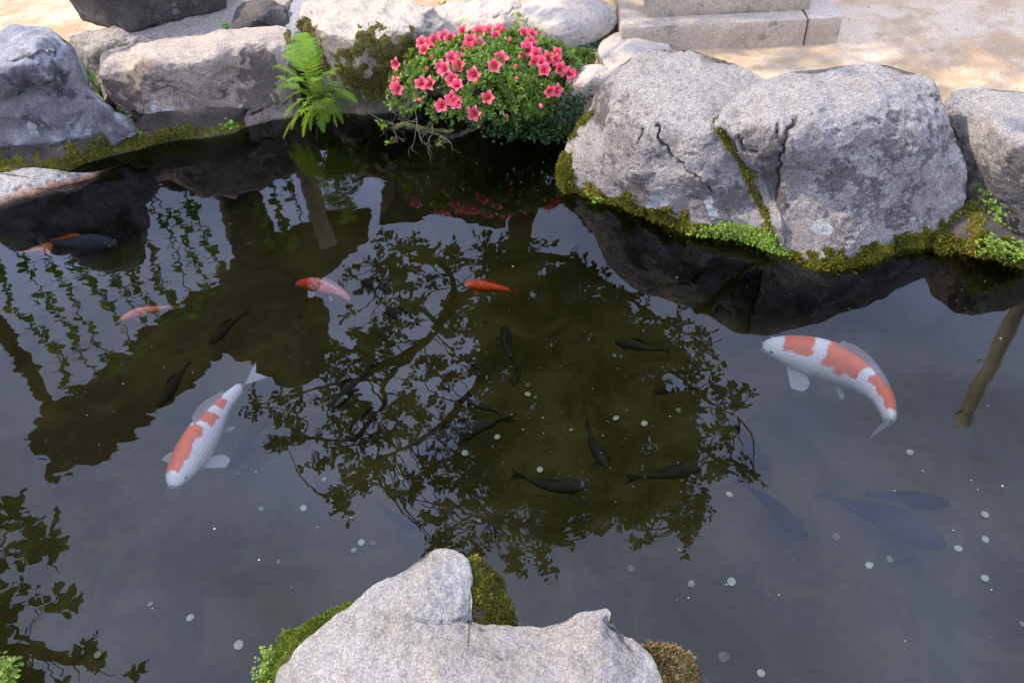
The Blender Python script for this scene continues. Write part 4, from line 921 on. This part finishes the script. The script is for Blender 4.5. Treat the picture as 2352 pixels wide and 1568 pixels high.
            if whisk:
                k = 1; p0 = P[2] + S[2] * sd * w[2] * .8 - U[2] * h[2] * .3; V2, F2 = tube(catmull([p0, p0 + S[2] * sd * .012 * Lt - T[2] * .012 * Lt, p0 + S[2] * sd * .02 * Lt + T[2] * .004 * Lt - U[2] * .015 * Lt], 7), np.linspace(.0014, .0006, 7), 4)
                mk('barbel', V2, F2, FM[fin] if fin != 'dark' else FM['dark'], parent=root)
    return root
WHITE = np.array([.97, .93, .86]); RED = np.array([.95, .19, .035]); CREAM = np.array([.82, .70, .50])
def nz_(s, p, f=1.0, sd=0): return fbm(np.stack([s * 16 * f, p * 2.2 * f, np.full_like(s, 3.3 + sd)], -1), 1.0, 4)
def patches(spec, seed=0, base=WHITE, red=RED, wob=.030):
    def f(s, p):
        n1 = nz_(s, p, 1, seed); n2 = nz_(s, p, 1.3, seed + 5)
        m = np.zeros_like(s)
        for (s0, s1, p0, p1) in spec:
            a = np.minimum(s + n1 * wob - s0, s1 - s - n2 * wob); b = np.minimum(p + n2 * .35 - p0, p1 - p - n1 * .35) * .15
            m = np.maximum(m, sstep(-.008, .010, np.minimum(a, b)))
        belly = sstep(1.9, 2.6, np.abs(p))
        c = base * (1 - .06 * np.clip(n1, -1, 1))[..., None]; c = np.where((s < .10)[..., None], c * .5 + .5 * base * [1.02, .98, .90], c)
        r = red * (1 + .22 * n2)[..., None]
        return np.clip(c * (1 - m[..., None]) + r * m[..., None], 0, 1) * (1 - .05 * belly)[..., None]
    return f
def solid(c, var=.15, head=None):
    c = np.array(c)
    def f(s, p):
        n = nz_(s, p, 1.2, 2); o = c * (1 + var * n)[..., None] * np.ones(3)
        if head is not None: m = sstep(.24, .18, s + .02 * n)[..., None]; o = o * (1 - m) + np.array(head) * m
        b = sstep(1.7, 2.6, np.abs(p))[..., None]; return np.clip(o * (1 + .3 * b), 0, 1)
    return f
def mottled(s, p):
    n = nz_(s, p, 1.6, 6); c = np.array([.85, .35, .28]) * np.ones(s.shape + (1,)); m = sstep(.0, .15, n)[..., None]
    c = c * (1 - m) + np.array([.72, .10, .03]) * m
    hd = sstep(.25, .2, s)[..., None]; return c * (1 - hd) + np.array([.70, .07, .015]) * hd
koi('large white koi with three orange patches swimming towards the viewer on the left', [(396, 1117), (425, 1062), (458, 1008), (496, 948), (528, 912), (556, 886)], -.10,
    patches([(.085, .46, -2.2, .55), (.50, .62, -1.6, .9), (.70, .80, -1.3, .9)], 3), wf=1.02, tail=[(586, 830, -.065), (616, 866, -.09)], tail_tilt=1.2, zt=.0, pect=1.25)
koi('large white koi with orange patches curled in an arc on the right', [(1752, 793), (1800, 800), (1868, 816), (1935, 838), (1990, 870), (2030, 915), (2045, 970)], -.125,
    patches([(.12, .30, -1.0, .85), (.375, .63, -1.1, 1.2), (.69, .93, -1.6, .7)], 11), wf=.98, tail=[(2004, 998, -.11), (1950, 1043, -.15)], tail_tilt=.4, dorsal=(.42, .78), dors_h=.03, pect=1.2)
koi('red headed koi with mottled pale red body beside the roof reflection', [(681, 649), (718, 652), (758, 662), (786, 674), (804, 690)], -.05, mottled, wf=.85, tail=[(800, 690, -.03), (811, 716, -.09)], fin='white', nu_=80, nv_=28, dors_h=.04, tail_len=.15)
koi('small bright red orange koi near the centre of the pond', [(1064, 650), (1095, 654), (1130, 658), (1160, 664), (1172, 667)], -.035, solid((.80, .085, .012), .2), fin='red', wf=.85, tail=[(1196, 664, -.02), (1194, 682, -.07)], nu_=80, nv_=28, dors_h=.04)
koi('pale pinkish orange koi below the climbing vines', [(273, 737), (305, 721), (340, 712), (372, 707), (392, 704)], -.07, solid((.85, .28, .13), .15), fin='red', wf=.68, tail=[(415, 698, -.06), (413, 708, -.11)], nu_=80, nv_=28, dors_h=.03)
koi('dark koi with bright orange tail and back fin near the left bank', [(268, 562), (225, 557), (185, 557), (150, 557), (118, 556)], -.06, solid((.045, .045, .052), .5), fin='dark', wf=.95, tail=[(38, 582, -.05), (112, 584, -.06)], tail_mat='orange', dors_mat='orange', nu_=80, nv_=28, dorsal=(.42, .95), dors_h=.05)
DK = solid((.047, .044, .030), .6); DB = solid((.05, .038, .018), .5)
dark_fish = [
 ('dark koi just right of the red headed koi', [(826, 640), (850, 648), (880, 660), (905, 674)], -.12, DK),
 ('dark koi under the reflected branch above the pond centre', [(875, 708), (910, 718), (940, 732), (968, 748)], -.14, DK),
 ('slender dark koi slanting up to the right at the end of the reflected limb', [(752, 945), (780, 912), (812, 880), (850, 846)], -.14, DK),
 ('brownish koi slanting beside the slender dark one', [(803, 1012), (830, 980), (862, 945), (893, 910)], -.20, DB),
 ('biggest dark koi in the middle of the pond with a forked tail to the right', [(944, 1040), (985, 1020), (1040, 998), (1095, 978), (1140, 968)], -.12, DK),
 ('dark koi just above the biggest dark koi', [(1020, 890), (1055, 905), (1090, 925), (1125, 940)], -.16, DK),
 ('dark koi pointing down with its tail up right of the biggest dark koi', [(1398, 1072), (1380, 1048), (1362, 1015), (1352, 985)], -.16, DK),
 ('dark koi heading right below the upright dark koi', [(1612, 1074), (1570, 1078), (1520, 1086), (1470, 1095)], -.15, DK),
 ('dark koi lying level in the lower part of the tree reflection', [(1350, 1112), (1300, 1115), (1245, 1108), (1205, 1096)], -.17, DK),
 ('short dark koi nearest the bottom granite rock', [(1158, 1226), (1140, 1218), (1120, 1206), (1100, 1200)], -.2, DK),
 ('dark koi in the upper right part of the tree reflection', [(1410, 784), (1445, 788), (1480, 796), (1515, 803)], -.16, DK),
 ('brown koi left of the curled koi within the tree reflection', [(1500, 900), (1530, 893), (1560, 890), (1585, 892)], -.22, DB),
 ('small greyish koi hanging upright below the small red orange koi', [(1158, 748), (1162, 775), (1166, 800), (1174, 822)], -.18, DK),
 ('small dark koi below the greyish upright one', [(1178, 886), (1184, 868), (1192, 850), (1200, 834)], -.2, DK),
 ('small dark koi left of the greyish upright one', [(1108, 848), (1094, 838), (1078, 826), (1064, 816)], -.2, DK),
 ('long blue black koi at the lower right below the curled koi', [(2172, 1252), (2110, 1225), (2050, 1192), (1985, 1168), (1925, 1146)], -.20, DK),
 ('dim dark koi above the long blue black koi at the lower right', [(2180, 1155), (2130, 1150), (2080, 1140), (2020, 1135)], -.30, DK),
 ('faint dark koi slanting just right of the tree reflection', [(1762, 1078), (1740, 1045), (1712, 1005), (1690, 975)], -.27, DK),
 ('faint long dark koi slanting down below the right tip of the tree reflection', [(1855, 1238), (1810, 1195), (1765, 1150), (1720, 1118)], -.27, DK),
 ('faint dark koi under the large white koi on the left', [(530, 1078), (548, 1045), (575, 1010), (600, 985)], -.28, DK),
 ('faint dark koi left of the bottom granite rock tip', [(968, 1210), (935, 1200), (905, 1185), (880, 1165)], -.3, DK),
 ('dim reddish dark koi under the reflected roof', [(360, 932), (385, 900), (405, 870), (425, 845)], -.22, DB),
 ('dim dark koi under the reflected roof near its post', [(480, 790), (505, 765), (530, 742), (552, 728)], -.24, DB),
]
for k_, (lb, sp, z, cf) in enumerate(dark_fish):
    if 15 <= k_ < 21: cf = solid((.016, .018, .030), .3)
    koi(lb, sp, max(z * 1.7, -.35), cf, fin='dark', wf=1.15 if k_ in (15, 4) else .92, nu_=48, nv_=18, group='dark koi in the pond', dors_h=.04, detail=False)

# ------------------------------------------------------------------ coins on the bed
M['coin'] = plain_mat('tarnished_coin', (.72, .76, .74), (.93, .94, .93), 60, .5, .3, .001)
M['coin_dim'] = plain_mat('dull_coin', (.34, .38, .33), (.56, .60, .55), 90, .6, .3, .001)
M['coin_b'] = plain_mat('bronze_coin', (.22, .18, .12), (.34, .30, .22), 60, .6, .3, .001)
coins = [(1212, 905, 1, 'pale coin in the middle of the tree reflection'), (1415, 960, 1, 'pale coin above the upright dark koi'), (1480, 972, 1, 'pale coin right of the upright dark koi'), (1558, 942, .8, 'pale coin below the brown koi'), (1068, 1040, 1, 'pale coin under the biggest dark koi'),
 (1142, 1003, .9, 'pale coin by the tail of the biggest dark koi'), (1240, 1078, .9, 'pale coin above the level dark koi'), (1312, 987, .6, 'dull coin left of the upright dark koi'), (697, 1166, .9, 'bright coin right of the large white koi'), (600, 1168, .7, 'dull coin below the large white koi'),
 (830, 1245, .9, 'upper coin of the pair above the near rock shoulder'), (813, 1263, .8, 'lower coin of the pair above the near rock shoulder'), (437, 1418, 1, 'pale coin in the lower left between two others'), (548, 1480, 1.15, 'large pale coin left of the near rock'), (345, 1387, .8, 'dull coin furthest up in the lower left'),
 (225, 1503, .9, 'faint coin among the reflected leaves at the lower left'), (1675, 1135, 1, 'bright coin right of the tree reflection'), (2090, 1038, .9, 'coin below the tail of the curled koi'), (1680, 1335, 1.05, 'bright coin up right of the near rock'), (1588, 1340, .9, 'dull coin just left of the bright one above the near rock'),
 (2262, 1181, 1, 'pale coin at the far right, upper one'), (2263, 1238, .9, 'pale coin at the far right, middle one'), (2201, 1259, 1, 'pale coin touching the head of the long blue black koi'), (2043, 1283, .9, 'coin below the long blue black koi, right of two'), (1996, 1298, .9, 'coin below the long blue black koi, left of two'),
 (2262, 1327, .9, 'pale coin at the far right, lower one'), (1748, 1545, .9, 'coin at the bottom edge right of the near rock'), (922, 1097, .6, 'small coin below the biggest dark koi'), (745, 1100, .7, 'small coin beside the tree reflection, left edge'), (1411, 817, .7, 'small coin under the dark koi of the upper right reflection'),
 (2348, 1432, .7, 'coin cut by the right edge'), (1100, 1196, .6, 'small coin near the short dark koi'), (1560, 1262, .5, 'tiny coin in the lower right of the tree reflection'), (640, 1290, .5, 'tiny coin below the bright coin left of the near rock')]
brz = [(1662, 1508, 1.3, 'large dull bronze coin right of the near rock'), (1920, 1232, 1, 'bronze coin left of the long blue black koi'), (1450, 1305, 1, 'bronze coin above the near rock right peak'), (857, 1246, 1, 'bronze coin beside the coin pair'), (1213, 884, .9, 'bronze coin above the pale middle coin')]
me_c = {}
for kind_, lst in (('coin', coins), ('coin_b', brz)):
    a = np.linspace(0, 2 * pi, 20, endpoint=False); prof = [(0, .0009), (.0075, .0009), (.0085, .0014), (.0100, .0014), (.0105, .0008), (.0105, 0.0)]
    V = np.concatenate([np.stack([r * np.cos(a), r * np.sin(a), np.full(20, z)], -1) for r, z in prof]); F = np.concatenate([np.stack([i * 20 + np.arange(20), i * 20 + (np.arange(20) + 1) % 20, (i + 1) * 20 + (np.arange(20) + 1) % 20, (i + 1) * 20 + np.arange(20)], -1) for i in range(5)])[:, ::-1]
    o = mk('coin', V, F.copy(), M[kind_], origin=np.zeros(3)); me_c[kind_] = o.data; bpy.data.objects.remove(o)
    for ci, (x, y, s, lb) in enumerate(lst):
        zb = -.42
        for _ in range(5):
            p = at(x, y, zb); zb = float(ground_z(np.array([p[0]]), np.array([p[1]]))[0]) + .010
        o = bpy.data.objects.new('coin', me_c[kind_]); C.objects.link(o); o.location = at(x, y, zb); o.scale = (s * 1.22, s * 1.22, 1.5); o.rotation_euler = (rng.normal(0, .2), rng.normal(0, .2), rng.uniform(0, 6))
        if kind_ == 'coin' and (s < .85 or ci % 4 == 3): o.material_slots[0].link = 'OBJECT'; o.material_slots[0].material = M['coin_dim']
        tag(o, lb, 'coin', 'coins lying on the pond bed')

# ------------------------------------------------------------------ pole, gate roof, vines, trees: seen mirrored in the water
def slab(name, poly, Y, thick, mat, parent=None, sub=6, Yv=None):
    P = catmull(poly, len(poly) * 3, True) if sub > 3 else np.array(poly, float)
    F3 = mir_y(P[:, 0], P[:, 1], Y); B3 = F3 + np.array([0, thick, 0]); n = len(P)
    F = [tuple(range(n)), tuple(range(2 * n - 1, n - 1, -1))] + [(i, i + n, (i + 1) % n + n, (i + 1) % n) for i in range(n)]
    return mk(name, np.concatenate([F3, B3]), F, mat, parent=parent, smooth=False)
YG = 7.0
gate = thing('garden_gate', mir_y(np.array([560.]), np.array([440.]), YG)[0] * [1, 1, 0] + [0, 0, .3], 'dark timber gate with a broad roof, mirrored upside down in the water on the left', 'gate')
def post(name, x0, y0, x1, y1, w, Y, mat, parent, down=True, n=12):
    a = mir_y(np.array([x0]), np.array([y0]), Y)[0]; b = mir_y(np.array([x1]), np.array([y1]), Y)[0]
    if down: a = a + (a - b) / (b - a)[2] * (a[2] - .25)
    V, F = tube(np.linspace(a, b, n) + .012 * rng.normal(size=(n, 3)), w / 2 * (1 + .06 * rng.normal(size=n)), 10)
    return mk(name, V, F, mat, parent=parent)
post('post', 555, 460, 620, 700, .47, YG + .25, M['timber'], gate)
slab('roof', [(846, 548), (800, 548), (756, 540), (714, 556), (640, 592), (560, 620), (520, 655), (488, 692), (400, 752), (300, 832), (205, 905), (150, 955), (118, 975), (62, 1008), (72, 1042), (112, 1058), (108, 1080), (104, 1108), (140, 1090), (164, 1094), (166, 1068), (230, 1062), (300, 1002), (400, 920), (500, 828), (522, 814), (600, 818), (660, 800), (700, 700), (745, 640), (800, 592)], YG, .5, M['timber'], gate)
slab('roof_ridge', [(510, 800), (540, 830), (575, 838), (602, 862), (650, 890), (700, 882), (738, 846), (742, 800), (700, 760), (640, 760), (560, 770)], YG + .1, .7, M['timber'], gate)
post('brace', -70, 640, 152, 985, .20, YG + .6, M['timber'], gate)
gh = mir_y(np.array([870.]), np.array([420.]), 9.0)[0]
hut = thing('small_roofed_hut', [gh[0] + .8, 9.3, .3], 'dark roofed hut behind the gate, seen only mirrored below the mossy boulder', 'hut')
slab('roof', [(870, 512), (895, 470), (904, 440), (905, 395), (940, 380), (1150, 370), (1160, 520), (1060, 500), (1000, 492), (950, 512), (910, 508)], 9.0, .8, M['timber'], hut)
pw = thing('wooden_post', mir_y(np.array([700.]), np.array([395.]), 6.6)[0] * [1, 1, 0] + [0, 0, .3], 'pale weathered post mirrored beside the fern reflection', 'post')
post('shaft', 702, 392, 750, 560, .17, 6.6, M['palewood'], pw)

polep = mir_y(np.array([2330.]), np.array([720.]), 5.2)[0]
pl = thing('wooden_pole', [polep[0], polep[1], .3], 'round wooden pole with two iron hooks, mirrored upside down at the right', 'pole')
b_ = mir_y(np.array([2208.]), np.array([972.]), 5.2)[0]; a_ = np.array([b_[0] + .02, b_[1], .28])
PP = np.linspace(a_, b_, 30) + .008 * rng.normal(size=(30, 3)) * [1, 1, 0]
V, F = tube(PP, .068 * (1 + .07 * np.sin(np.arange(30) * 1.3)), 14); mk('shaft', V, F, M['pole'], parent=pl)
for (x, y) in [(2205, 945), (2252, 830)]:
    c = mir_y(np.array([float(x)]), np.array([float(y)]), 5.2)[0]
    th = np.linspace(0, 4.4, 12); V, F = tube(c + np.stack([-.025 * np.sin(th) - 0.0, 0 * th, .028 * np.cos(th)], -1) + [.0, 0, 0], .006, 6); mk('hook', V, F, M['hook'], parent=pl)

vines = [[(0, 540), (60, 690), (160, 820), (270, 900), (310, 1040), (380, 1120)], [(110, 480), (190, 640), (290, 740), (370, 900), (430, 1000), (460, 1050)], [(240, 500), (330, 650), (420, 800), (500, 920), (560, 990)], [(350, 490), (440, 600), (510, 720), (600, 830), (640, 930)],
 [(480, 490), (560, 600), (640, 740), (690, 860)], [(570, 480), (640, 570), (700, 700), (780, 820)], [(700, 440), (750, 560), (820, 680), (880, 750)], [(690, 190), (780, 330), (840, 480), (880, 640), (930, 700)], [(780, 240), (870, 350), (900, 480), (960, 560), (980, 640)], [(880, 210), (950, 330), (1000, 470), (1040, 570)],
 [(1180, 150), (1230, 280), (1280, 400), (1320, 440)], [(1260, 130), (1300, 240), (1340, 360), (1380, 400)], [(1340, 110), (1390, 230), (1430, 370)]]
where = ['leftmost', 'second from the left', 'third from the left', 'fourth from the left', 'fifth from the left', 'sixth from the left', 'seventh from the left', 'eighth from the left', 'ninth from the left', 'last before the gate post', 'first right of the gate post', 'second right of the gate post', 'third right of the gate post']
for vi, (vp, wh) in enumerate(zip(vines, where)):
    Y = 6.2
    q = np.array([(x * .492, y * .492 + 357.5) for x, y in vp]); 
    P = mir_y(q[:, 0], q[:, 1], Y); P[:, 1] += rng.normal(0, .02, len(P))
    P = catmull(P, 30); P[:, 0] += .012 * np.sin(np.arange(30) * .9 + vi)
    dn = P[0] + (P[0] - P[6]) / max((P[6] - P[0])[2], .2) * max(P[0][2] - .35, 0); P = np.concatenate([np.linspace(dn, P[0], 8)[:-1], P])
    root = thing('climbing_vine', P[0], 'green vine on a string mirrored in the water, ' + wh, 'vine', 'climbing vines on strings by the gate')
    V, F = tube(P, .007, 5); mk('string', V, F, M['string'], parent=root)
    Lr = np.linalg.norm(np.diff(P, axis=0), axis=1).sum(); n = int(Lr / .036)
    tt = np.linspace(0, len(P) - 1.01, n); i0 = tt.astype(int); f = (tt - i0)[:, None]; B = P[i0] * (1 - f) + P[i0 + 1] * f
    dens = fbm(B + vi * 3, 1.6, 2); hfrac = np.linspace(0, 1, n)
    keep = rng.random(n) < np.clip(1.0 + dens * 1.4 - .35 * hfrac, .15, 1); B = B[keep]; n = len(B)
    d = rng.normal(size=(n, 3)); d[:, 2] = d[:, 2] * .4 - .2; sz = rng.uniform(.05, .12, n)
    tv = np.array([[0, 0, 0], [.1, .35, .05], [.45, .42, .03], [1, 0, -.1], [.45, -.42, .03], [.1, -.35, .05], [.4, 0, -.04]]); tf = np.array([[6, 0, 1], [6, 1, 2], [6, 2, 3], [6, 3, 4], [6, 4, 5], [6, 5, 0]])
    V, F = inst_leaves(tv, tf, B + d * .004, d, rng.normal(0, .5, (n, 3)) + [0, -.5, .8], sz)
    mk('foliage', V, F, M['vine_leaf'], parent=root, smooth=False, attrs={'tint': np.repeat(rng.uniform(0, .88, n), 7)})['kind'] = 'stuff'

def inpoly_samples(poly, n):
    xs = np.array([p[0] for p in poly]); ys = np.array([p[1] for p in poly]); out = []
    while len(out) < n:
        x = rng.uniform(xs.min(), xs.max(), n * 2); y = rng.uniform(ys.min(), ys.max(), n * 2); k = inside(x, y, poly); out += list(zip(x[k], y[k]))
    return np.array(out[:n])
def build_tree(root, limbs, clusters, leafsize, nleaf, tw_len, mat, seed):
    r = np.random.default_rng(seed); pts = []
    for lp, r0, r1 in limbs:
        P = catmull([mir_y(np.array([float(x)]), np.array([float(y)]), Y)[0] if Y > 0 else np.array([x, y, -Y]) for x, y, Y in lp], 34)
        P = P + .016 * np.stack([fbm(P + k * 9, 5, 2) for k in range(3)], -1) * 2
        V, F = tube(P, np.linspace(r0, r1, 34), 8); mk('limb', V, F, M['bark'], parent=root); pts.append(P[6:])
    pts = np.concatenate(pts)
    pos, dr, nr, sz, tubes = [], [], [], [], []
    for c in clusters:
        j = np.argmin(((pts - c) ** 2).sum(1)); a = pts[j]
        L = np.linalg.norm(c - a)
        mid = (a + c) / 2 + r.normal(0, .05 * L + .01, 3); Pt = catmull([a, mid, c], 9) + r.normal(0, .006, (9, 3))
        if L > .03: tubes.append(tube(Pt, np.linspace(.004 + .006 * min(L, 1), .0025, 9), 4))
        dc = (c - mid); dc /= np.linalg.norm(dc) + 1e-9
        for b in range(3):
            dd = dc + r.normal(0, .75, 3); dd[2] *= .75; dd /= np.linalg.norm(dd); e = c + dd * tw_len * r.uniform(.5, 1.2); Pb = catmull([c, (c + e) / 2 + r.normal(0, .015, 3), e], 6)
            tubes.append(tube(Pb, np.linspace(.003, .0015, 6), 3))
            for q_ in range(nleaf):
                g = (q_ + .6) / nleaf * 5; i = min(int(g), 4); p = Pb[i] * (1 - (g - i)) + Pb[i + 1] * (g - i)
                sd = np.cross(dd, [0, 0, 1.0]); sd /= np.linalg.norm(sd) + 1e-9
                pos.append(p); dr.append(dd * .6 + sd * (1 if q_ % 2 else -1) * .9 + r.normal(0, .35, 3)); nr.append(r.normal(0, .55, 3) + [0, 0, 1]); sz.append(r.uniform(.7, 1.25) * leafsize)
    V, F = merge(tubes); mk('twigs', V, F, M['bark'], parent=root)['kind'] = 'stuff'
    V, F = inst_leaves(LEAF_V, LEAF_F, np.array(pos), np.array(dr), np.array(nr), np.array(sz), np.array(sz) * 1.35)
    mk('crown', V, F, mat, parent=root, smooth=False, attrs={'tint': np.repeat(r.uniform(0, .88, len(pos)), len(LEAF_V))})['kind'] = 'stuff'
tree = thing('tree', [.25, 6.2, .3], 'broad leafy tree mirrored upside down in the middle of the pond', 'tree')
limbs = [([(.32, 6.2, -.28), (1212, 420, 5.9), (1195, 520, 5.6), (1180, 620, 5.3), (1190, 700, 5.0)], .13, .075),
 ([(1185, 600, 5.35), (1120, 660, 5.1), (1050, 692, 4.9), (1010, 740, 4.7), (960, 800, 4.5), (880, 835, 4.3), (800, 890, 4.1), (760, 935, 4.0)], .055, .018),
 ([(1050, 692, 4.9), (1040, 640, 5.0), (1000, 600, 5.0), (900, 590, 5.0)], .03, .008),
 ([(1000, 745, 4.7), (960, 700, 4.7), (900, 710, 4.6), (850, 660, 4.6)], .022, .006),
 ([(985, 775, 4.6), (890, 870, 4.3), (880, 930, 4.2), (800, 1010, 4.0), (700, 1010, 3.9), (620, 1030, 3.8)], .026, .005),
 ([(880, 870, 4.3), (760, 880, 4.1), (650, 920, 4.0), (585, 940, 3.9)], .018, .004),
 ([(1190, 700, 5.0), (1150, 800, 4.7), (1080, 900, 4.4), (980, 1000, 4.1), (860, 1060, 3.9), (790, 1150, 3.7)], .045, .006),
 ([(1190, 700, 5.0), (1250, 820, 4.6), (1230, 950, 4.3), (1180, 1080, 4.0), (1130, 1200, 3.8)], .05, .006),
 ([(1190, 690, 5.0), (1320, 790, 4.7), (1400, 930, 4.4), (1420, 1060, 4.1), (1400, 1180, 3.9)], .05, .006),
 ([(1185, 650, 5.2), (1330, 690, 5.0), (1480, 800, 4.8), (1600, 900, 4.6), (1700, 960, 4.4)], .045, .005),
 ([(1480, 800, 4.8), (1560, 950, 4.5), (1640, 1050, 4.3), (1735, 1085, 4.2)], .025, .004),
 ([(1180, 600, 5.3), (1260, 590, 5.3), (1380, 640, 5.2), (1500, 720, 5.0), (1600, 780, 4.9)], .035, .005),
 ([(1420, 1060, 4.1), (1500, 1120, 4.0), (1560, 1200, 3.9)], .02, .004)]
crown_poly = [(830, 560), (900, 545), (980, 560), (1080, 580), (1200, 540), (1260, 560), (1340, 575), (1410, 620), (1500, 690), (1590, 760), (1640, 830), (1640, 900), (1690, 960), (1660, 1050), (1640, 1120), (1600, 1200), (1500, 1215), (1330, 1225), (1240, 1270), (1130, 1250), (1000, 1220), (900, 1120), (780, 1130), (720, 1050), (700, 1000), (640, 960), (620, 915), (690, 890), (740, 860), (740, 780), (800, 700), (800, 620)]
dense = [(1120, 560), (1300, 590), (1480, 720), (1590, 860), (1600, 1000), (1560, 1140), (1350, 1190), (1150, 1160), (1060, 1080), (1120, 900), (1090, 760)]
S1 = inpoly_samples(crown_poly, 720); S2 = inpoly_samples(dense, 980)
extra = np.array([(1700, 905), (1690, 920), (1660, 905), (1600, 770), (1605, 790), (1730, 1082), (1700, 1075), (1670, 1070), (1640, 1060), (1240, 1290), (1245, 1265), (1175, 1300), (1170, 1275), (1580, 1230), (1575, 1210), (1475, 1240), (1490, 1220), (780, 1170), (775, 1140), (990, 1250), (1010, 1240), (1100, 1255), (590, 940), (630, 1025), (655, 1020)])
S = np.concatenate([S1, S2, extra, extra + rng.normal(0, 8, extra.shape)])
nn_ = fbm(np.stack([S[:, 0] / 90, S[:, 1] / 90, np.zeros(len(S))], -1), 1, 2)
inner_ = inside(S[:, 0], S[:, 1], dense); keep = (nn_ > -.12) | inner_ & (nn_ > -.42); keep[-50:] = True; S = S[keep]
Yd = 5.2 - (S[:, 1] - 550) / 700 * 1.4 + rng.normal(0, .28, len(S))
cl = mir_y(S[:, 0], S[:, 1], Yd)
build_tree(tree, limbs, list(cl), .050, 8, .15, M['tree_leaf'], 5)
tree2 = thing('tree', [-6.2, 3.6, .3], 'overhanging tree whose dark leaves are mirrored at the lower left corner', 'tree')
lim2 = [([(-6.2, 3.6, -.10), (-6.0, 3.5, -1.8), (-5.2, 3.4, -3.2), (-4.4, 3.3, -4.0), (-3.6, 3.2, -4.3)], .13, .04), ([(-4.6, 3.3, -3.8), (-60, 1350, 3.2), (20, 1230, 3.25), (60, 1215, 3.3)], .02, .004), ([(-3.9, 3.2, -4.2), (40, 1440, 3.2), (140, 1500, 3.15), (260, 1550, 3.1)], .02, .004)]
ms = inpoly_samples([(-150, 1320), (0, 1325), (25, 1390), (60, 1420), (60, 1490), (110, 1550), (220, 1600), (200, 1640), (-150, 1640)], 95)
ms = np.concatenate([ms, np.array([(15, 1195), (40, 1190), (5, 1220), (-20, 1200), (90, 1230), (60, 1240), (30, 1270), (100, 1245), (180, 1505), (190, 1520), (290, 1550), (130, 1400), (110, 1385)])])
cl2 = mir_y(ms[:, 0], ms[:, 1], 3.2 + rng.normal(0, .16, len(ms)))
build_tree(tree2, lim2, list(cl2), .105, 5, .15, M['tree_leaf'], 8)

# fallen leaves on the sandy ground
M['dry_leaf'] = leaf_mat('dry_leaf', (.45, .36, .22), (.62, .52, .36), .8, .2)
for x, y, s, lb in [(2076, 36, .055, 'pale curled leaf on the sand at the upper right'), (1400, 128, .03, 'yellowish leaf beside the ground cover strip'), (1180, 150 - 60, .03, 'dry leaf between the pale rocks behind the azalea')]:
    p = at(x, y, .31); V, F = inst_leaves(LEAF_V * [1, 1, 2.2], LEAF_F, np.array([p]), np.array([[1, -.15, .1]]), np.array([[0, -.2, 1.]]), np.array([s])); mk('fallen_leaf', V, F, M['dry_leaf'], smooth=True, attrs={'tint': np.full(len(V), .5)})
    tag(bpy.context.scene.collection.objects[-1], lb, 'leaf')

# grit on the sand, specks and petals on the water
gp = np.stack([rng.uniform(-3.2, 3.2, 9000), rng.uniform(2.7, 5.6, 9000)], -1)
gz = ground_z(gp[:, 0], gp[:, 1]); k = gz > .24; gp = gp[k]; gz = gz[k]
OCT = np.array([[1, 0, 0], [0, 1, 0], [-1, 0, 0], [0, -1, 0], [0, 0, .7], [0, 0, -.4]], float); OF = np.array([[0, 1, 4], [1, 2, 4], [2, 3, 4], [3, 0, 4], [1, 0, 5], [2, 1, 5], [3, 2, 5], [0, 3, 5]])
M['grit'] = leaf_mat('grit', (.34, .27, .18), (.62, .53, .40), .9, .0, .1)
n = len(gp); V, F = inst_leaves(OCT, OF, np.column_stack([gp, gz]), rng.normal(size=(n, 3)) * [1, 1, .1], np.tile([0, 0, 1.0], (n, 1)), rng.uniform(.002, .005, n) * (1 + 1.2 * (rng.random(n) > .97)))
tag(mk('gravel', V, F, M['grit'], smooth=False, attrs={'tint': np.repeat(rng.random(n), 6)}), kind='stuff')
n = 260; sp = np.column_stack([rng.uniform(-1.8, 1.8, n), rng.uniform(.8, 3.3, n), np.full(n, .0015)])
V, F = inst_leaves(ROUND_V * [1, 1, .1], ROUND_F, sp, rng.normal(size=(n, 3)) * [1, 1, 0], np.tile([0, 0, 1.0], (n, 1)), rng.uniform(.0012, .0035, n) * (1 + (rng.random(n) > .95)))
tag(mk('floating_specks', V, F, M['dry_leaf'], smooth=False, attrs={'tint': np.repeat(rng.random(n) * .88, len(ROUND_V))}), kind='stuff')
